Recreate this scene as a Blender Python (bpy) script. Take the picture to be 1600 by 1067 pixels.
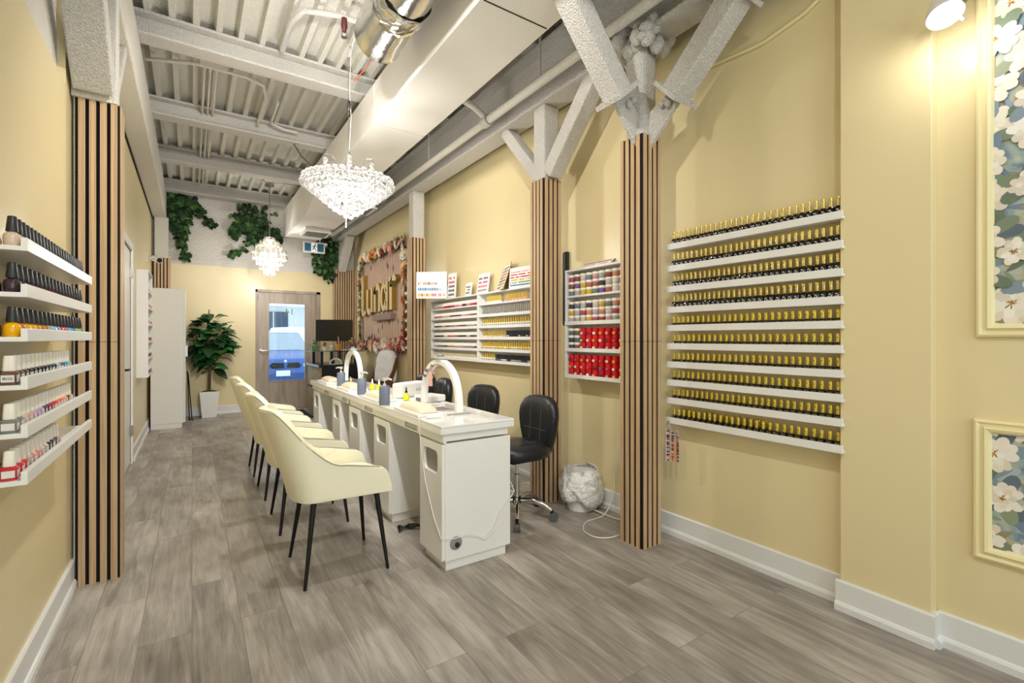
import bpy, math, random
from mathutils import Vector, Matrix
PI = math.pi
sc = bpy.context.scene
C = sc.collection
for o in list(bpy.data.objects): bpy.data.objects.remove(o)

# ---------------------------------------------------------------- camera, world, exposure
cam_d = bpy.data.cameras.new('camera'); cam = bpy.data.objects.new('camera', cam_d); C.objects.link(cam)
cam_d.sensor_width = 36; cam_d.lens = 745/1600*36; cam_d.shift_y = -5.5/1600
cam_d.clip_start = 0.05; cam_d.clip_end = 200
cam.location = (0, 0, 1.25); cam.rotation_euler = (PI/2, 0, -math.atan(500/745))
sc.camera = cam
vs = sc.view_settings
vs.view_transform = 'Standard'; vs.look = 'None'; vs.exposure = 0.2; vs.gamma = 1.0
vs.use_curve_mapping = False
world = bpy.data.worlds.new('world'); sc.world = world; world.use_nodes = True
world.node_tree.nodes['Background'].inputs[0].default_value = (0.93, 0.96, 1.0, 1)
world.node_tree.nodes['Background'].inputs[1].default_value = 1.6

def light(name, kind, loc, power, color=(1, 1, 1), size=0.1, rot=None, **kw):
    d = bpy.data.lights.new(name, kind); d.energy = power; d.color = color
    if kind == 'AREA':
        d.shape = 'RECTANGLE'; d.size = size[0]; d.size_y = size[1]
    else: d.shadow_soft_size = size
    for k, v in kw.items(): setattr(d, k, v)
    o = bpy.data.objects.new(name, d); C.objects.link(o); o.location = loc
    if rot: o.rotation_euler = rot
    return o
WARM = (1, 0.965, 0.91); COOL = (1, 0.98, 0.96)
def aim(o, target):
    o.rotation_euler = (Vector(target)-Vector(o.location)).to_track_quat('-Z', 'Y').to_euler()
light('storefront_fill', 'AREA', (1.0, -2.15, 1.7), 22, (0.97, 0.98, 1), (2.7, 2.6), (PI/2, 0, 0))  # unseen fill light added inside the front window to brighten the room
# ceiling track heads: position, target, power
TRACK = [((0.55, -0.6, 3.32), (2.5, 1.9, 1.5), 42), ((0.55, 0.2, 3.32), (0.9, 1.6, 0), 62), ((0.55, -1.0, 3.32), (-0.5, 2.0, 1.1), 42),
         ((0.55, 1.6, 3.32), (2.5, 4.4, 1.7), 95), ((0.55, 2.2, 3.32), (0.3, 4.6, 0), 85), ((0.55, 2.6, 3.32), (1.6, 7.6, 1.6), 130)]
for p, t, w in TRACK:
    l = light('track_spot', 'SPOT', (p[0], p[1], p[2]-0.125), w, WARM, 0.05, spot_size=math.radians(115), spot_blend=0.8); aim(l, t)

# ---------------------------------------------------------------- materials
def srgb(r, g=None, b=None):
    if g is None:
        h = r.lstrip('#'); r, g, b = (int(h[i:i+2], 16) for i in (0, 2, 4))
    f = lambda c: (c/255/12.92 if c/255 <= 0.04045 else ((c/255+0.055)/1.055)**2.4)
    return (f(r), f(g), f(b), 1)
MATS = {}
def mat(name, col, rough=0.5, metal=0.0, bump=None, spec=0.5, trans=0.0, emit=0, src=None, var=None, sss=0):
    """bump=(scale, strength, detail); src 'obj' = object colour, 'col' = colour attribute; var=(scale, amount) mottles the colour"""
    if name in MATS: return MATS[name]
    m = bpy.data.materials.new(name); m.use_nodes = True; nt = m.node_tree; N = nt.nodes; L = nt.links
    b = N['Principled BSDF']
    c = srgb(col) if isinstance(col, str) else col
    b.inputs['Base Color'].default_value = c; b.inputs['Roughness'].default_value = rough
    b.inputs['Metallic'].default_value = metal; b.inputs['Specular IOR Level'].default_value = spec
    b.inputs['Transmission Weight'].default_value = trans
    if emit:
        b.inputs['Emission Color'].default_value = c; b.inputs['Emission Strength'].default_value = emit
    out = None
    if src == 'obj': n = N.new('ShaderNodeObjectInfo'); out = n.outputs['Color']
    if src == 'col': n = N.new('ShaderNodeAttribute'); n.attribute_name = 'Col'; out = n.outputs['Color']
    tc = N.new('ShaderNodeTexCoord')
    if var:
        t = N.new('ShaderNodeTexNoise'); t.inputs['Scale'].default_value = var[0]; t.inputs['Detail'].default_value = 4
        L.new(tc.outputs['Object'], t.inputs['Vector'])
        mx = N.new('ShaderNodeMix'); mx.data_type = 'RGBA'; mx.blend_type = 'MULTIPLY'; mx.inputs['Factor'].default_value = 1
        rp = N.new('ShaderNodeMapRange'); rp.inputs['To Min'].default_value = 1-var[1]; rp.inputs['To Max'].default_value = 1+var[1]*0.5
        L.new(t.outputs['Fac'], rp.inputs['Value'])
        if out: L.new(out, mx.inputs['A'])
        else: mx.inputs['A'].default_value = c
        L.new(rp.outputs['Result'], mx.inputs['B']); out = mx.outputs['Result']
    if out: L.new(out, b.inputs['Base Color'])
    if bump:
        t = N.new('ShaderNodeTexNoise'); t.inputs['Scale'].default_value = bump[0]; t.inputs['Detail'].default_value = bump[2] if len(bump) > 2 else 3
        L.new(tc.outputs['Object'], t.inputs['Vector'])
        bn = N.new('ShaderNodeBump'); bn.inputs['Strength'].default_value = bump[1]; bn.inputs['Distance'].default_value = bump[3] if len(bump) > 3 else 0.01
        L.new(t.outputs['Fac'], bn.inputs['Height']); L.new(bn.outputs['Normal'], b.inputs['Normal'])
    MATS[name] = m; return m

Y_WALL = mat('yellow_paint', '#E7D7A9', 0.32, bump=(18, 0.05, 2), var=(1.5, 0.05), spec=0.4)
CREAM_TRIM = mat('cream_moulding', '#EFE2B0', 0.35)
WHITE = mat('white_gloss', '#ECEBE6', 0.3)
WHITE_P = mat('white_paint', '#E9E8E4', 0.45)
TRIMW = mat('white_trim', '#E4E4E2', 0.35)
POP = mat('sprayed_white', '#E8E4DC', 0.95, bump=(125, 1.0, 3, 0.02), spec=0.1, var=(110, 0.3))
POPS = mat('sprayed_white_soft', '#E6E2D8', 0.9, bump=(110, 0.8, 4, 0.014), spec=0.1, var=(100, 0.22))
DECKM = mat('deck_white', '#E9E6DC', 0.9, bump=(90, 0.9, 4, 0.015), spec=0.1, var=(90, 0.2))
PDUCT = mat('painted_duct', '#ECE8E0', 0.8, bump=(130, 0.25, 3), var=(60, 0.05))
SILVER = mat('silver_foil', '#D8D8D4', 0.16, 1.0, bump=(9, 0.25, 3, 0.02))
CHROME = mat('chrome', '#DCDCDC', 0.12, 1.0)
STEEL = mat('brushed_steel', '#B5B2AC', 0.3, 1.0)
BLACKP = mat('black_leather', '#1B1C1F', 0.34, bump=(160, 0.12, 3))
BLACKM = mat('black_metal', '#121212', 0.35, 0.3)
BLACK = mat('black_plastic', '#0C0C0D', 0.4)
FELT = mat('black_felt', '#0B0908', 0.9)
CREAM = mat('cream_leather', '#F1ECD0', 0.42, bump=(140, 0.06, 3))
PIPING = mat('piping_grey', '#9C9A86', 0.5)
GREYC = mat('slate_grey', '#6C7588', 0.5)
GOLD = mat('gold_cap', '#E3C65E', 0.3, 0.6)
SILC = mat('silver_cap', '#C9C9C6', 0.25, 0.9)
BOTTLE = mat('lacquer', '#222222', 0.12, src='obj')
PRINT = mat('bottle_print', '#C9C6BE', 0.4)
CAPB = mat('cap_black', '#26272B', 0.36)
CAPW = mat('cap_white', '#F0EBDD', 0.4)
ATTR = mat('printed_colours', '#FFFFFF', 0.5, src='col')
ATTRG = mat('gloss_colours', '#FFFFFF', 0.2, src='col')
BEIGE = mat('beige_fabric', '#E6D5BA', 0.7, bump=(200, 0.2, 3))
RED = mat('red_plastic', '#D4161C', 0.3)
LEAFM = mat('leaf', '#2F6B2C', 0.45, src='col')
SOIL = mat('moss', '#38541E', 0.9, bump=(90, 0.9, 4))
BARK = mat('bark', '#5A4A34', 0.85, bump=(60, 0.6, 4))
STONE = mat('stone_veneer', '#A69B78', 0.6, bump=(25, 0.6, 5), var=(14, 0.75))
GRANITE = mat('black_granite', '#26272B', 0.25, var=(60, 0.4))
VINYL = mat('white_cable', '#E6E1D6', 0.5)
WOODB = mat('walnut', '#6B3B1E', 0.35, var=(20, 0.3))
SNOW = mat('snow', '#F2F5FA', 0.7, bump=(3, 0.3, 3))
FUR = mat('white_fur', '#F3F4F5', 0.95, bump=(60, 0.6, 5, 0.02), var=(30, 0.15))
RUBBER = mat('rubber', '#55575B', 0.6)
BAG = mat('plastic_bag', '#F0EFEB', 0.3, bump=(16, 0.9, 3, 0.05), spec=0.6)
LAMPW = mat('lamp_white', '#F2F1EC', 0.35)
BULB = mat('bulb_glow', (1, 0.96, 0.9, 1), emit=5)
SPOTGLOW = mat('spot_glow', (1, 0.97, 0.92, 1), emit=12)
CRYS = mat('crystal', (0.98, 0.98, 0.98, 1), 0.0, trans=0.92, spec=0.9)
SHELL = mat('capiz_disc', '#F4F1E8', 0.25, trans=0.35)

def nodes(m): return m.node_tree.nodes, m.node_tree.links, m.node_tree.nodes['Principled BSDF']
def mathn(N, op, a=None, b=None):
    n = N.new('ShaderNodeMath'); n.operation = op
    if isinstance(b, (int, float)): n.inputs[1].default_value = b
    if isinstance(a, (int, float)): n.inputs[0].default_value = a
    return n
def floor_mat():
    m = mat('vinyl_planks', '#8E867C', 0.36, spec=0.4); N, L, b = nodes(m)
    tc = N.new('ShaderNodeTexCoord')
    mp = N.new('ShaderNodeMapping'); mp.inputs['Rotation'].default_value = (0, 0, PI/2); L.new(tc.outputs['Object'], mp.inputs['Vector'])
    br = N.new('ShaderNodeTexBrick'); br.offset = 0.37; br.inputs['Scale'].default_value = 1.0
    br.inputs['Color1'].default_value = (0.0, 0, 0, 1); br.inputs['Color2'].default_value = (1, 1, 1, 1); br.inputs['Mortar'].default_value = (0.4, 0.4, 0.4, 1)
    br.inputs['Mortar Size'].default_value = 0.0012; br.inputs['Brick Width'].default_value = 1.22; br.inputs['Row Height'].default_value = 0.181
    L.new(mp.outputs['Vector'], br.inputs['Vector'])
    # shift the grain per plank
    vm = N.new('ShaderNodeVectorMath'); vm.operation = 'MULTIPLY_ADD'; vm.inputs[1].default_value = (7, 13, 3)
    L.new(br.outputs['Color'], vm.inputs[0]); L.new(tc.outputs['Object'], vm.inputs[2])
    m1 = N.new('ShaderNodeMapping'); m1.inputs['Scale'].default_value = (16, 1.6, 1); L.new(vm.outputs[0], m1.inputs['Vector'])
    n1 = N.new('ShaderNodeTexNoise'); n1.inputs['Scale'].default_value = 1.0; n1.inputs['Detail'].default_value = 8; n1.inputs['Distortion'].default_value = 1.4; n1.inputs['Roughness'].default_value = 0.6
    L.new(m1.outputs[0], n1.inputs['Vector'])
    m2 = N.new('ShaderNodeMapping'); m2.inputs['Scale'].default_value = (140, 6, 1); L.new(vm.outputs[0], m2.inputs['Vector'])
    n2 = N.new('ShaderNodeTexNoise'); n2.inputs['Scale'].default_value = 1.0; n2.inputs['Detail'].default_value = 5; n2.inputs['Distortion'].default_value = 0.6
    L.new(m2.outputs[0], n2.inputs['Vector'])
    m3 = N.new('ShaderNodeMapping'); m3.inputs['Scale'].default_value = (5.5, 2.2, 1); L.new(vm.outputs[0], m3.inputs['Vector'])
    n3 = N.new('ShaderNodeTexNoise'); n3.inputs['Scale'].default_value = 1.0; n3.inputs['Detail'].default_value = 3; L.new(m3.outputs[0], n3.inputs['Vector'])
    a = mathn(N, 'MULTIPLY', b=0.42); L.new(n1.outputs['Fac'], a.inputs[0])
    c = mathn(N, 'MULTIPLY_ADD', b=0.16); L.new(n2.outputs['Fac'], c.inputs[0]); L.new(a.outputs[0], c.inputs[2])
    d = mathn(N, 'MULTIPLY_ADD', b=0.42); L.new(n3.outputs['Fac'], d.inputs[0]); L.new(c.outputs[0], d.inputs[2])
    e = mathn(N, 'MULTIPLY_ADD', b=0.07); L.new(br.outputs['Color'], e.inputs[0]); L.new(d.outputs[0], e.inputs[2])
    r = N.new('ShaderNodeValToRGB'); cr = r.color_ramp
    cr.elements[0].position = 0.34; cr.elements[0].color = srgb('#645E57')
    cr.elements[1].position = 0.74; cr.elements[1].color = srgb('#C8C1B7')
    k = cr.elements.new(0.53); k.color = srgb('#989087')
    L.new(e.outputs[0], r.inputs['Fac'])
    # knots
    vo = N.new('ShaderNodeTexVoronoi'); vo.inputs['Scale'].default_value = 1.0
    m4 = N.new('ShaderNodeMapping'); m4.inputs['Scale'].default_value = (3.6, 1.9, 1); L.new(vm.outputs[0], m4.inputs['Vector']); L.new(m4.outputs[0], vo.inputs['Vector'])
    kn = N.new('ShaderNodeMapRange'); kn.inputs['From Min'].default_value = 0.0; kn.inputs['From Max'].default_value = 0.13; kn.inputs['To Min'].default_value = 0.62; kn.inputs['To Max'].default_value = 1
    L.new(vo.outputs['Distance'], kn.inputs['Value'])
    mx = N.new('ShaderNodeMix'); mx.data_type = 'RGBA'; mx.blend_type = 'MULTIPLY'; mx.inputs['Factor'].default_value = 1
    L.new(r.outputs['Color'], mx.inputs['A']); L.new(kn.outputs['Result'], mx.inputs['B'])
    m5 = N.new('ShaderNodeMix'); m5.data_type = 'RGBA'; m5.inputs['B'].default_value = srgb('#766E66')
    L.new(br.outputs['Fac'], m5.inputs['Factor']); L.new(mx.outputs['Result'], m5.inputs['A'])
    L.new(m5.outputs['Result'], b.inputs['Base Color'])
    bn = N.new('ShaderNodeBump'); bn.inputs['Strength'].default_value = 0.12; bn.inputs['Distance'].default_value = 0.004
    L.new(n2.outputs['Fac'], bn.inputs['Height']); L.new(bn.outputs['Normal'], b.inputs['Normal'])
    rr = N.new('ShaderNodeMapRange'); rr.inputs['To Min'].default_value = 0.3; rr.inputs['To Max'].default_value = 0.52
    L.new(n1.outputs['Fac'], rr.inputs['Value']); L.new(rr.outputs['Result'], b.inputs['Roughness'])
    return m
FLOORM = floor_mat()
def wood_mat(name, c0, c1, scale):
    m = mat(name, c0, 0.5); N, L, b = nodes(m)
    tc = N.new('ShaderNodeTexCoord'); mp = N.new('ShaderNodeMapping'); mp.inputs['Scale'].default_value = scale; L.new(tc.outputs['Object'], mp.inputs['Vector'])
    oi = N.new('ShaderNodeObjectInfo'); sh = N.new('ShaderNodeVectorMath'); sh.operation = 'ADD'; L.new(mp.outputs[0], sh.inputs[0]); L.new(oi.outputs['Random'], sh.inputs[1])
    n = N.new('ShaderNodeTexNoise'); n.inputs['Scale'].default_value = 1; n.inputs['Detail'].default_value = 6; n.inputs['Distortion'].default_value = 1; L.new(sh.outputs[0], n.inputs['Vector'])
    r = N.new('ShaderNodeValToRGB'); r.color_ramp.elements[0].position = 0.3; r.color_ramp.elements[1].position = 0.72
    r.color_ramp.elements[0].color = srgb(c0); r.color_ramp.elements[1].color = srgb(c1)
    L.new(n.outputs['Fac'], r.inputs['Fac']); L.new(r.outputs['Color'], b.inputs['Base Color']); return m
SLATM = wood_mat('oak_slat', '#AC8C66', '#D1B38D', (70, 70, 1.6))
DOORW = wood_mat('grey_wood_door', '#9A8A79', '#BFB1A1', (9, 9, 0.9))
def lattice_mat():
    m = mat('quilted_white_wall', '#E4E0D8', 0.5); N, L, b = nodes(m)
    tc = N.new('ShaderNodeTexCoord'); sp = N.new('ShaderNodeSeparateXYZ'); L.new(tc.outputs['Object'], sp.inputs[0])
    hs = []
    for sgn in (1, -1):
        a = mathn(N, 'MULTIPLY_ADD', b=0.7*sgn); L.new(sp.outputs['X'], a.inputs[0]); L.new(sp.outputs['Z'], a.inputs[2])
        f = mathn(N, 'MULTIPLY', b=PI/0.05); L.new(a.outputs[0], f.inputs[0]); s = mathn(N, 'SINE'); L.new(f.outputs[0], s.inputs[0])
        ab = mathn(N, 'ABSOLUTE'); L.new(s.outputs[0], ab.inputs[0]); hs.append(ab)
    mi = mathn(N, 'MINIMUM'); L.new(hs[0].outputs[0], mi.inputs[0]); L.new(hs[1].outputs[0], mi.inputs[1])
    pw = mathn(N, 'POWER', b=0.5); L.new(mi.outputs[0], pw.inputs[0])
    bn = N.new('ShaderNodeBump'); bn.inputs['Strength'].default_value = 1; bn.inputs['Distance'].default_value = 0.006
    L.new(pw.outputs[0], bn.inputs['Height']); L.new(bn.outputs['Normal'], b.inputs['Normal'])
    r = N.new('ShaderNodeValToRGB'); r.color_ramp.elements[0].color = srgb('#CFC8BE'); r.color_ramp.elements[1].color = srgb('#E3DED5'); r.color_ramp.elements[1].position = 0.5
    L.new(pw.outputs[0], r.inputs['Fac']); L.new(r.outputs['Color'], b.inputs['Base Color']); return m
LATT = lattice_mat()
def paper_mat():
    m = mat('floral_paper', '#B8C0BC', 0.55); N, L, b = nodes(m)
    tc = N.new('ShaderNodeTexCoord'); n = N.new('ShaderNodeTexNoise'); n.inputs['Scale'].default_value = 7; n.inputs['Detail'].default_value = 5; n.inputs['Distortion'].default_value = 1.8
    L.new(tc.outputs['Object'], n.inputs['Vector']); r = N.new('ShaderNodeValToRGB'); cr = r.color_ramp
    cr.elements[0].position = 0.3; cr.elements[0].color = srgb('#667A86'); cr.elements[1].position = 0.75; cr.elements[1].color = srgb('#DAD6C4')
    for p, c in ((0.42, '#8EA3AC'), (0.5, '#A9B4A6'), (0.58, '#B8BFB0'), (0.66, '#B9B08E')): cr.elements.new(p).color = srgb(c)
    L.new(n.outputs['Fac'], r.inputs['Fac']); L.new(r.outputs['Color'], b.inputs['Base Color']); return m
PAPER = paper_mat()
def glass_mat(name, tint, gl=0.06):
    m = bpy.data.materials.new(name); m.use_nodes = True; nt = m.node_tree; N = nt.nodes; N.clear(); L = nt.links
    o = N.new('ShaderNodeOutputMaterial'); t = N.new('ShaderNodeBsdfTransparent'); t.inputs[0].default_value = tint
    g = N.new('ShaderNodeBsdfGlossy'); g.inputs['Roughness'].default_value = 0.02
    mx = N.new('ShaderNodeMixShader'); mx.inputs[0].default_value = gl
    L.new(t.outputs[0], mx.inputs[1]); L.new(g.outputs[0], mx.inputs[2]); L.new(mx.outputs[0], o.inputs[0]); return m
PANE = glass_mat('window_pane', (0.86, 0.94, 0.97, 1))
SHELFG = glass_mat('smoked_glass', (0.05, 0.06, 0.06, 1), 0.15)
CLEARG = glass_mat('clear_glass', (0.85, 0.92, 0.88, 1), 0.12)
SCREEN = mat('screen_black', '#040405', 0.12)

# ---------------------------------------------------------------- mesh builder
class MB:
    def __init__(s): s.v = []; s.f = []; s.m = []; s.c = []
    def add(s, vs, fs, m=0, col=None):
        o = len(s.v); s.v += [tuple(v) for v in vs]
        for f in fs: s.f.append([i+o for i in f]); s.m.append(m); s.c.append(col)
        return s
    def box(s, x0, y0, z0, x1, y1, z1, m=0, col=None):
        x0, x1 = sorted((x0, x1)); y0, y1 = sorted((y0, y1)); z0, z1 = sorted((z0, z1))
        return s.add([(x0, y0, z0), (x1, y0, z0), (x1, y1, z0), (x0, y1, z0), (x0, y0, z1), (x1, y0, z1), (x1, y1, z1), (x0, y1, z1)],
                     [(3, 2, 1, 0), (4, 5, 6, 7), (0, 1, 5, 4), (1, 2, 6, 5), (2, 3, 7, 6), (3, 0, 4, 7)], m, col)
    def rings(s, rings, m=0, col=None, caps=True, close=True):
        n = len(rings[0]); vs = [p for r in rings for p in r]; fs = []
        for i in range(len(rings)-1):
            for j in range(n if close else n-1):
                k = (j+1) % n; fs.append((i*n+j, i*n+k, (i+1)*n+k, (i+1)*n+j))
        if caps: fs += [tuple(range(n-1, -1, -1)), tuple((len(rings)-1)*n+j for j in range(n))]
        return s.add(vs, fs, m, col)
    def tube(s, pts, r, n=8, m=0, col=None, flat=None):
        P = [Vector(p) for p in pts]; R = r if isinstance(r, (list, tuple)) else [r]*len(P); rs = []; up = None
        for i, p in enumerate(P):
            t = (P[min(i+1, len(P)-1)]-P[max(i-1, 0)])
            t = t.normalized() if t.length > 1e-9 else Vector((0, 0, 1))
            if up is None: up = Vector((0, 0, 1)) if abs(t.z) < 0.9 else Vector((1, 0, 0))
            a = t.cross(up); a = a.normalized() if a.length > 1e-6 else Vector((1, 0, 0)); b = a.cross(t).normalized(); up = b
            w, h = (R[i], R[i]) if flat is None else (R[i], R[i]*flat)
            rs.append([tuple(p+a*(w*math.cos(2*PI*k/n))+b*(h*math.sin(2*PI*k/n))) for k in range(n)])
        return s.rings(rs, m, col)
    def beam(s, p0, p1, w, h, m=0, up=(0, 0, 1), col=None):
        p0 = Vector(p0); p1 = Vector(p1); t = (p1-p0).normalized(); a = t.cross(Vector(up)).normalized(); b = a.cross(t).normalized()
        return s.rings([[tuple(p+a*(x*w/2)+b*(y*h/2)) for x, y in ((-1, -1), (1, -1), (1, 1), (-1, 1))] for p in (p0, p1)], m, col)
    def lathe(s, prof, n=16, c=(0, 0, 0), m=0, col=None, caps=True):
        return s.rings([[(c[0]+r*math.cos(2*PI*k/n), c[1]+r*math.sin(2*PI*k/n), c[2]+z) for k in range(n)] for r, z in prof], m, col, caps)
    def sqlathe(s, prof, c=(0, 0, 0), m=0, col=None, p=4, n=16):
        def q(a):
            x, y = math.cos(a), math.sin(a); d = (abs(x)**p+abs(y)**p)**(1/p); return x/d, y/d
        return s.rings([[(c[0]+r*q(2*PI*(k+.5)/n)[0], c[1]+r*q(2*PI*(k+.5)/n)[1], c[2]+z) for k in range(n)] for r, z in prof], m, col)
    def ball(s, c, r, n=10, m=0, col=None, sz=1.0):
        h = max(4, n//2)
        return s.lathe([(max(1e-4, r*math.sin(PI*i/h)), -r*sz*math.cos(PI*i/h)) for i in range(h+1)], n, c, m, col)
    def prism(s, poly, fn, d0, d1, m=0, col=None):
        """poly in 2D; fn(u, v, d) -> xyz"""
        return s.rings([[fn(u, v, d0) for u, v in poly], [fn(u, v, d1) for u, v in poly]], m, col)
    def obj(s, name, mats, parent=None, loc=None, rot=None, smooth=None, bevel=0, sub=0, solid=0, seg=2):
        me = bpy.data.meshes.new(name); me.from_pydata(s.v, [], s.f)
        for mm in (mats if isinstance(mats, (list, tuple)) else [mats]): me.materials.append(mm)
        me.polygons.foreach_set('material_index', s.m)
        if any(c is not None for c in s.c):
            ca = me.color_attributes.new('Col', 'FLOAT_COLOR', 'CORNER'); dat = []
            for p, c in zip(me.polygons, s.c): dat += list(c or (1, 1, 1, 1))*p.loop_total
            ca.data.foreach_set('color', dat)
        import bmesh as _b
        bm = _b.new(); bm.from_mesh(me); _b.ops.recalc_face_normals(bm, faces=bm.faces); bm.to_mesh(me); bm.free()
        if smooth:
            me.polygons.foreach_set('use_smooth', [True]*len(me.polygons)); me.set_sharp_from_angle(angle=math.radians(smooth))
        o = bpy.data.objects.new(name, me); C.objects.link(o)
        if parent: o.parent = parent
        if loc: o.location = loc
        if rot: o.rotation_euler = rot
        if solid: md = o.modifiers.new('s', 'SOLIDIFY'); md.thickness = solid; md.offset = 0
        if bevel: md = o.modifiers.new('b', 'BEVEL'); md.width = bevel; md.segments = seg; md.limit_method = 'ANGLE'
        if sub: md = o.modifiers.new('u', 'SUBSURF'); md.levels = md.render_levels = sub
        return o
def tag(o, label=None, cat=None, group=None, kind=None):
    if label: o['label'] = label
    if cat: o['category'] = cat
    if group: o['group'] = group
    if kind: o['kind'] = kind
    return o
def thing(name, label, cat, loc=(0, 0, 0), rz=0, group=None):
    o = bpy.data.objects.new(name, None); C.objects.link(o); o.location = loc; o.rotation_euler = (0, 0, rz); o.empty_display_size = 0.05
    return tag(o, label, cat, group)
def struct(o): o['kind'] = 'structure'; return o
def dup(root, loc, rz=0, label=None, group=None, color=None):
    r = root.copy(); C.objects.link(r); r.location = loc; r.rotation_euler = (0, 0, rz)
    if label: r['label'] = label
    if group: r['group'] = group
    if color: r.color = color
    for ch in KIDS.get(root.name) or KIDS.setdefault(root.name, list(root.children)):
        c = ch.copy(); C.objects.link(c); c.parent = r
        if color: c.color = color
        for g in KIDS.get(ch.name) or KIDS.setdefault(ch.name, list(ch.children)):
            d = g.copy(); C.objects.link(d); d.parent = c
    return r
KIDS = {}
ORD = ['first', 'second', 'third', 'fourth', 'fifth', 'sixth', 'seventh', 'eighth', 'ninth', 'tenth', 'eleventh', 'twelfth', 'thirteenth', 'fourteenth',
       'fifteenth', 'sixteenth', 'seventeenth', 'eighteenth', 'nineteenth', 'twentieth']
def nth(i):
    if i < 20: return ORD[i]
    t = ['twenty', 'thirty', 'forty'][(i+1)//10-2]; u = (i+1) % 10
    return (t[:-1]+'ieth') if u == 0 else t+'-'+ORD[u-1]
class Proto:
    """first call uses the object itself, later calls copy it"""
    def __init__(s, root): s.root = root; s.used = False
    def __call__(s, loc, rz=0, label=None, group=None, color=None):
        KIDS.setdefault(s.root.name, list(s.root.children))
        for ch in s.root.children: KIDS.setdefault(ch.name, list(ch.children))
        if s.used: return dup(s.root, loc, rz, label, group, color)
        s.used = True; o = s.root; o.location = loc; o.rotation_euler = (0, 0, rz)
        if label: o['label'] = label
        if group: o['group'] = group
        if color:
            o.color = color
            for ch in o.children: ch.color = color
        return o
rnd = random.Random(4)

def text_mesh(o):
    bpy.context.view_layer.update()
    me = bpy.data.meshes.new_from_object(o.evaluated_get(bpy.context.evaluated_depsgraph_get())); nm = o.name; me.name = nm
    n = bpy.data.objects.new(nm, me); C.objects.link(n); n.parent = o.parent; n.location = o.location; n.rotation_euler = o.rotation_euler; n.scale = o.scale
    cu = o.data; bpy.data.objects.remove(o); bpy.data.curves.remove(cu); n.name = nm; return n
# ================================================================ THE ROOM
XL, XR, YF, YB, ZT = -0.505, 2.547, 9.2, -2.2, 3.68
def sbox(name, m, *b, **k): return struct(MB().box(*b).obj(name, m, **k))
sbox('floor', FLOORM, -0.75, YB, -0.05, 2.8, YF+0.2, 0)
sbox('wall_right', Y_WALL, XR, YB, 0, XR+0.15, YF+0.15, ZT+0.1)
struct(MB().box(2.487, 0.655, 0, XR, 0.985, ZT).obj('wall_right_return', Y_WALL, bevel=0.004))
# left wall with the opening of a side door
DY0, DY1, DZ = 5.25, 6.05, 2.12
MBl = MB().box(XL-0.15, YB, 0, XL, 3.1, 2.47).box(XL-0.15, 3.1, 0, XL, DY0, 3.06).box(XL-0.15, DY0, DZ, XL, DY1, 3.06).box(XL-0.15, DY1, 0, XL, YF, 3.06)
struct(MBl.obj('wall_left', Y_WALL))
struct(MB().box(XL-0.15, YB, 2.471, XL-0.03, 3.1, ZT).box(XL-0.15, 3.1, 3.075, XL-0.012, YF, ZT).obj('wall_left_upper', POPS))
# far wall with the entrance opening
FX0, FX1, FZ = 0.90, 1.945, 2.085
struct(MB().box(XL-0.15, YF, 0, FX0, YF+0.15, 2.425).box(FX0, YF, FZ, FX1, YF+0.15, 2.425).box(FX1, YF, 0, XR+0.15, YF+0.15, 2.425).obj('wall_far', Y_WALL))
struct(MB().box(XL-0.15, YF-0.006, 2.425, XR+0.15, YF+0.15, ZT+0.1).obj('wall_far_upper', LATT))
# storefront behind the camera
struct(MB().box(XL-0.15, YB-0.1, 0, XR+0.15, YB, 0.25).box(XL-0.15, YB-0.1, 3.1, XR+0.15, YB, ZT+0.1).box(XL-0.15, YB-0.1, 0.25, XL+0.05, YB, 3.1).box(XR-0.05, YB-0.1, 0.25, XR+0.15, YB, 3.1)
       .box(0.99, YB-0.08, 0.25, 1.05, YB-0.02, 3.1).obj('wall_front', WHITE_P))
struct(MB().box(XL+0.05, YB-0.06, 0.25, 0.99, YB-0.05, 3.1).box(1.05, YB-0.06, 0.25, XR-0.05, YB-0.05, 3.1).obj('window_1', PANE))
# corrugated roof deck = ceiling
P = 0.152; prof = []; x = -0.7
while x < 2.75:
    prof += [(x, ZT+0.06), (x+0.088, ZT+0.06), (x+0.1, ZT), (x+0.14, ZT)]; x += P
n = len(prof)
mb = MB(); mb.add([(a, YB, z) for a, z in prof]+[(a, YF, z) for a, z in prof]+[(a, YB, ZT+0.12) for a, z in prof]+[(a, YF, ZT+0.12) for a, z in prof],
       [(i, i+1, n+i+1, n+i) for i in range(n-1)]+[(2*n+i, 3*n+i, 3*n+i+1, 2*n+i+1) for i in range(n-1)])
struct(mb.obj('ceiling', DECKM))
# baseboards: board with a stepped shoe at the bottom
def baseprof(h=0.135, t=0.014): return [(0, 0), (t+0.012, 0), (t+0.012, 0.026), (t+0.006, 0.037), (t, 0.04), (t, h-0.006), (t-0.005, h), (0, h)]
def baseboard(name, axis, w, a, b, sgn):
    mb = MB(); mb.prism(baseprof(), (lambda u, v, d: (w+sgn*u, d, v)) if axis == 'y' else (lambda u, v, d: (d, w+sgn*u, v)), a, b)
    return struct(mb.obj(name, TRIMW))
baseboard('baseboard_right', 'y', XR, 0.985, YF, -1)
baseboard('baseboard_right_front', 'y', XR, YB, 0.650, -1)
struct(MB().prism(baseprof(), lambda u, v, d: (2.487-u, d, v), 0.642, 0.999).prism(baseprof(), lambda u, v, d: (d, 0.655-u, v), 2.4865, 2.535).obj('baseboard_return', TRIMW))
baseboard('baseboard_left', 'y', XL, YB, DY0-0.09, 1)
baseboard('baseboard_left_rear', 'y', XL, DY1+0.09, YF, 1)
baseboard('baseboard_far', 'x', YF, XL, FX0, -1)
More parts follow.
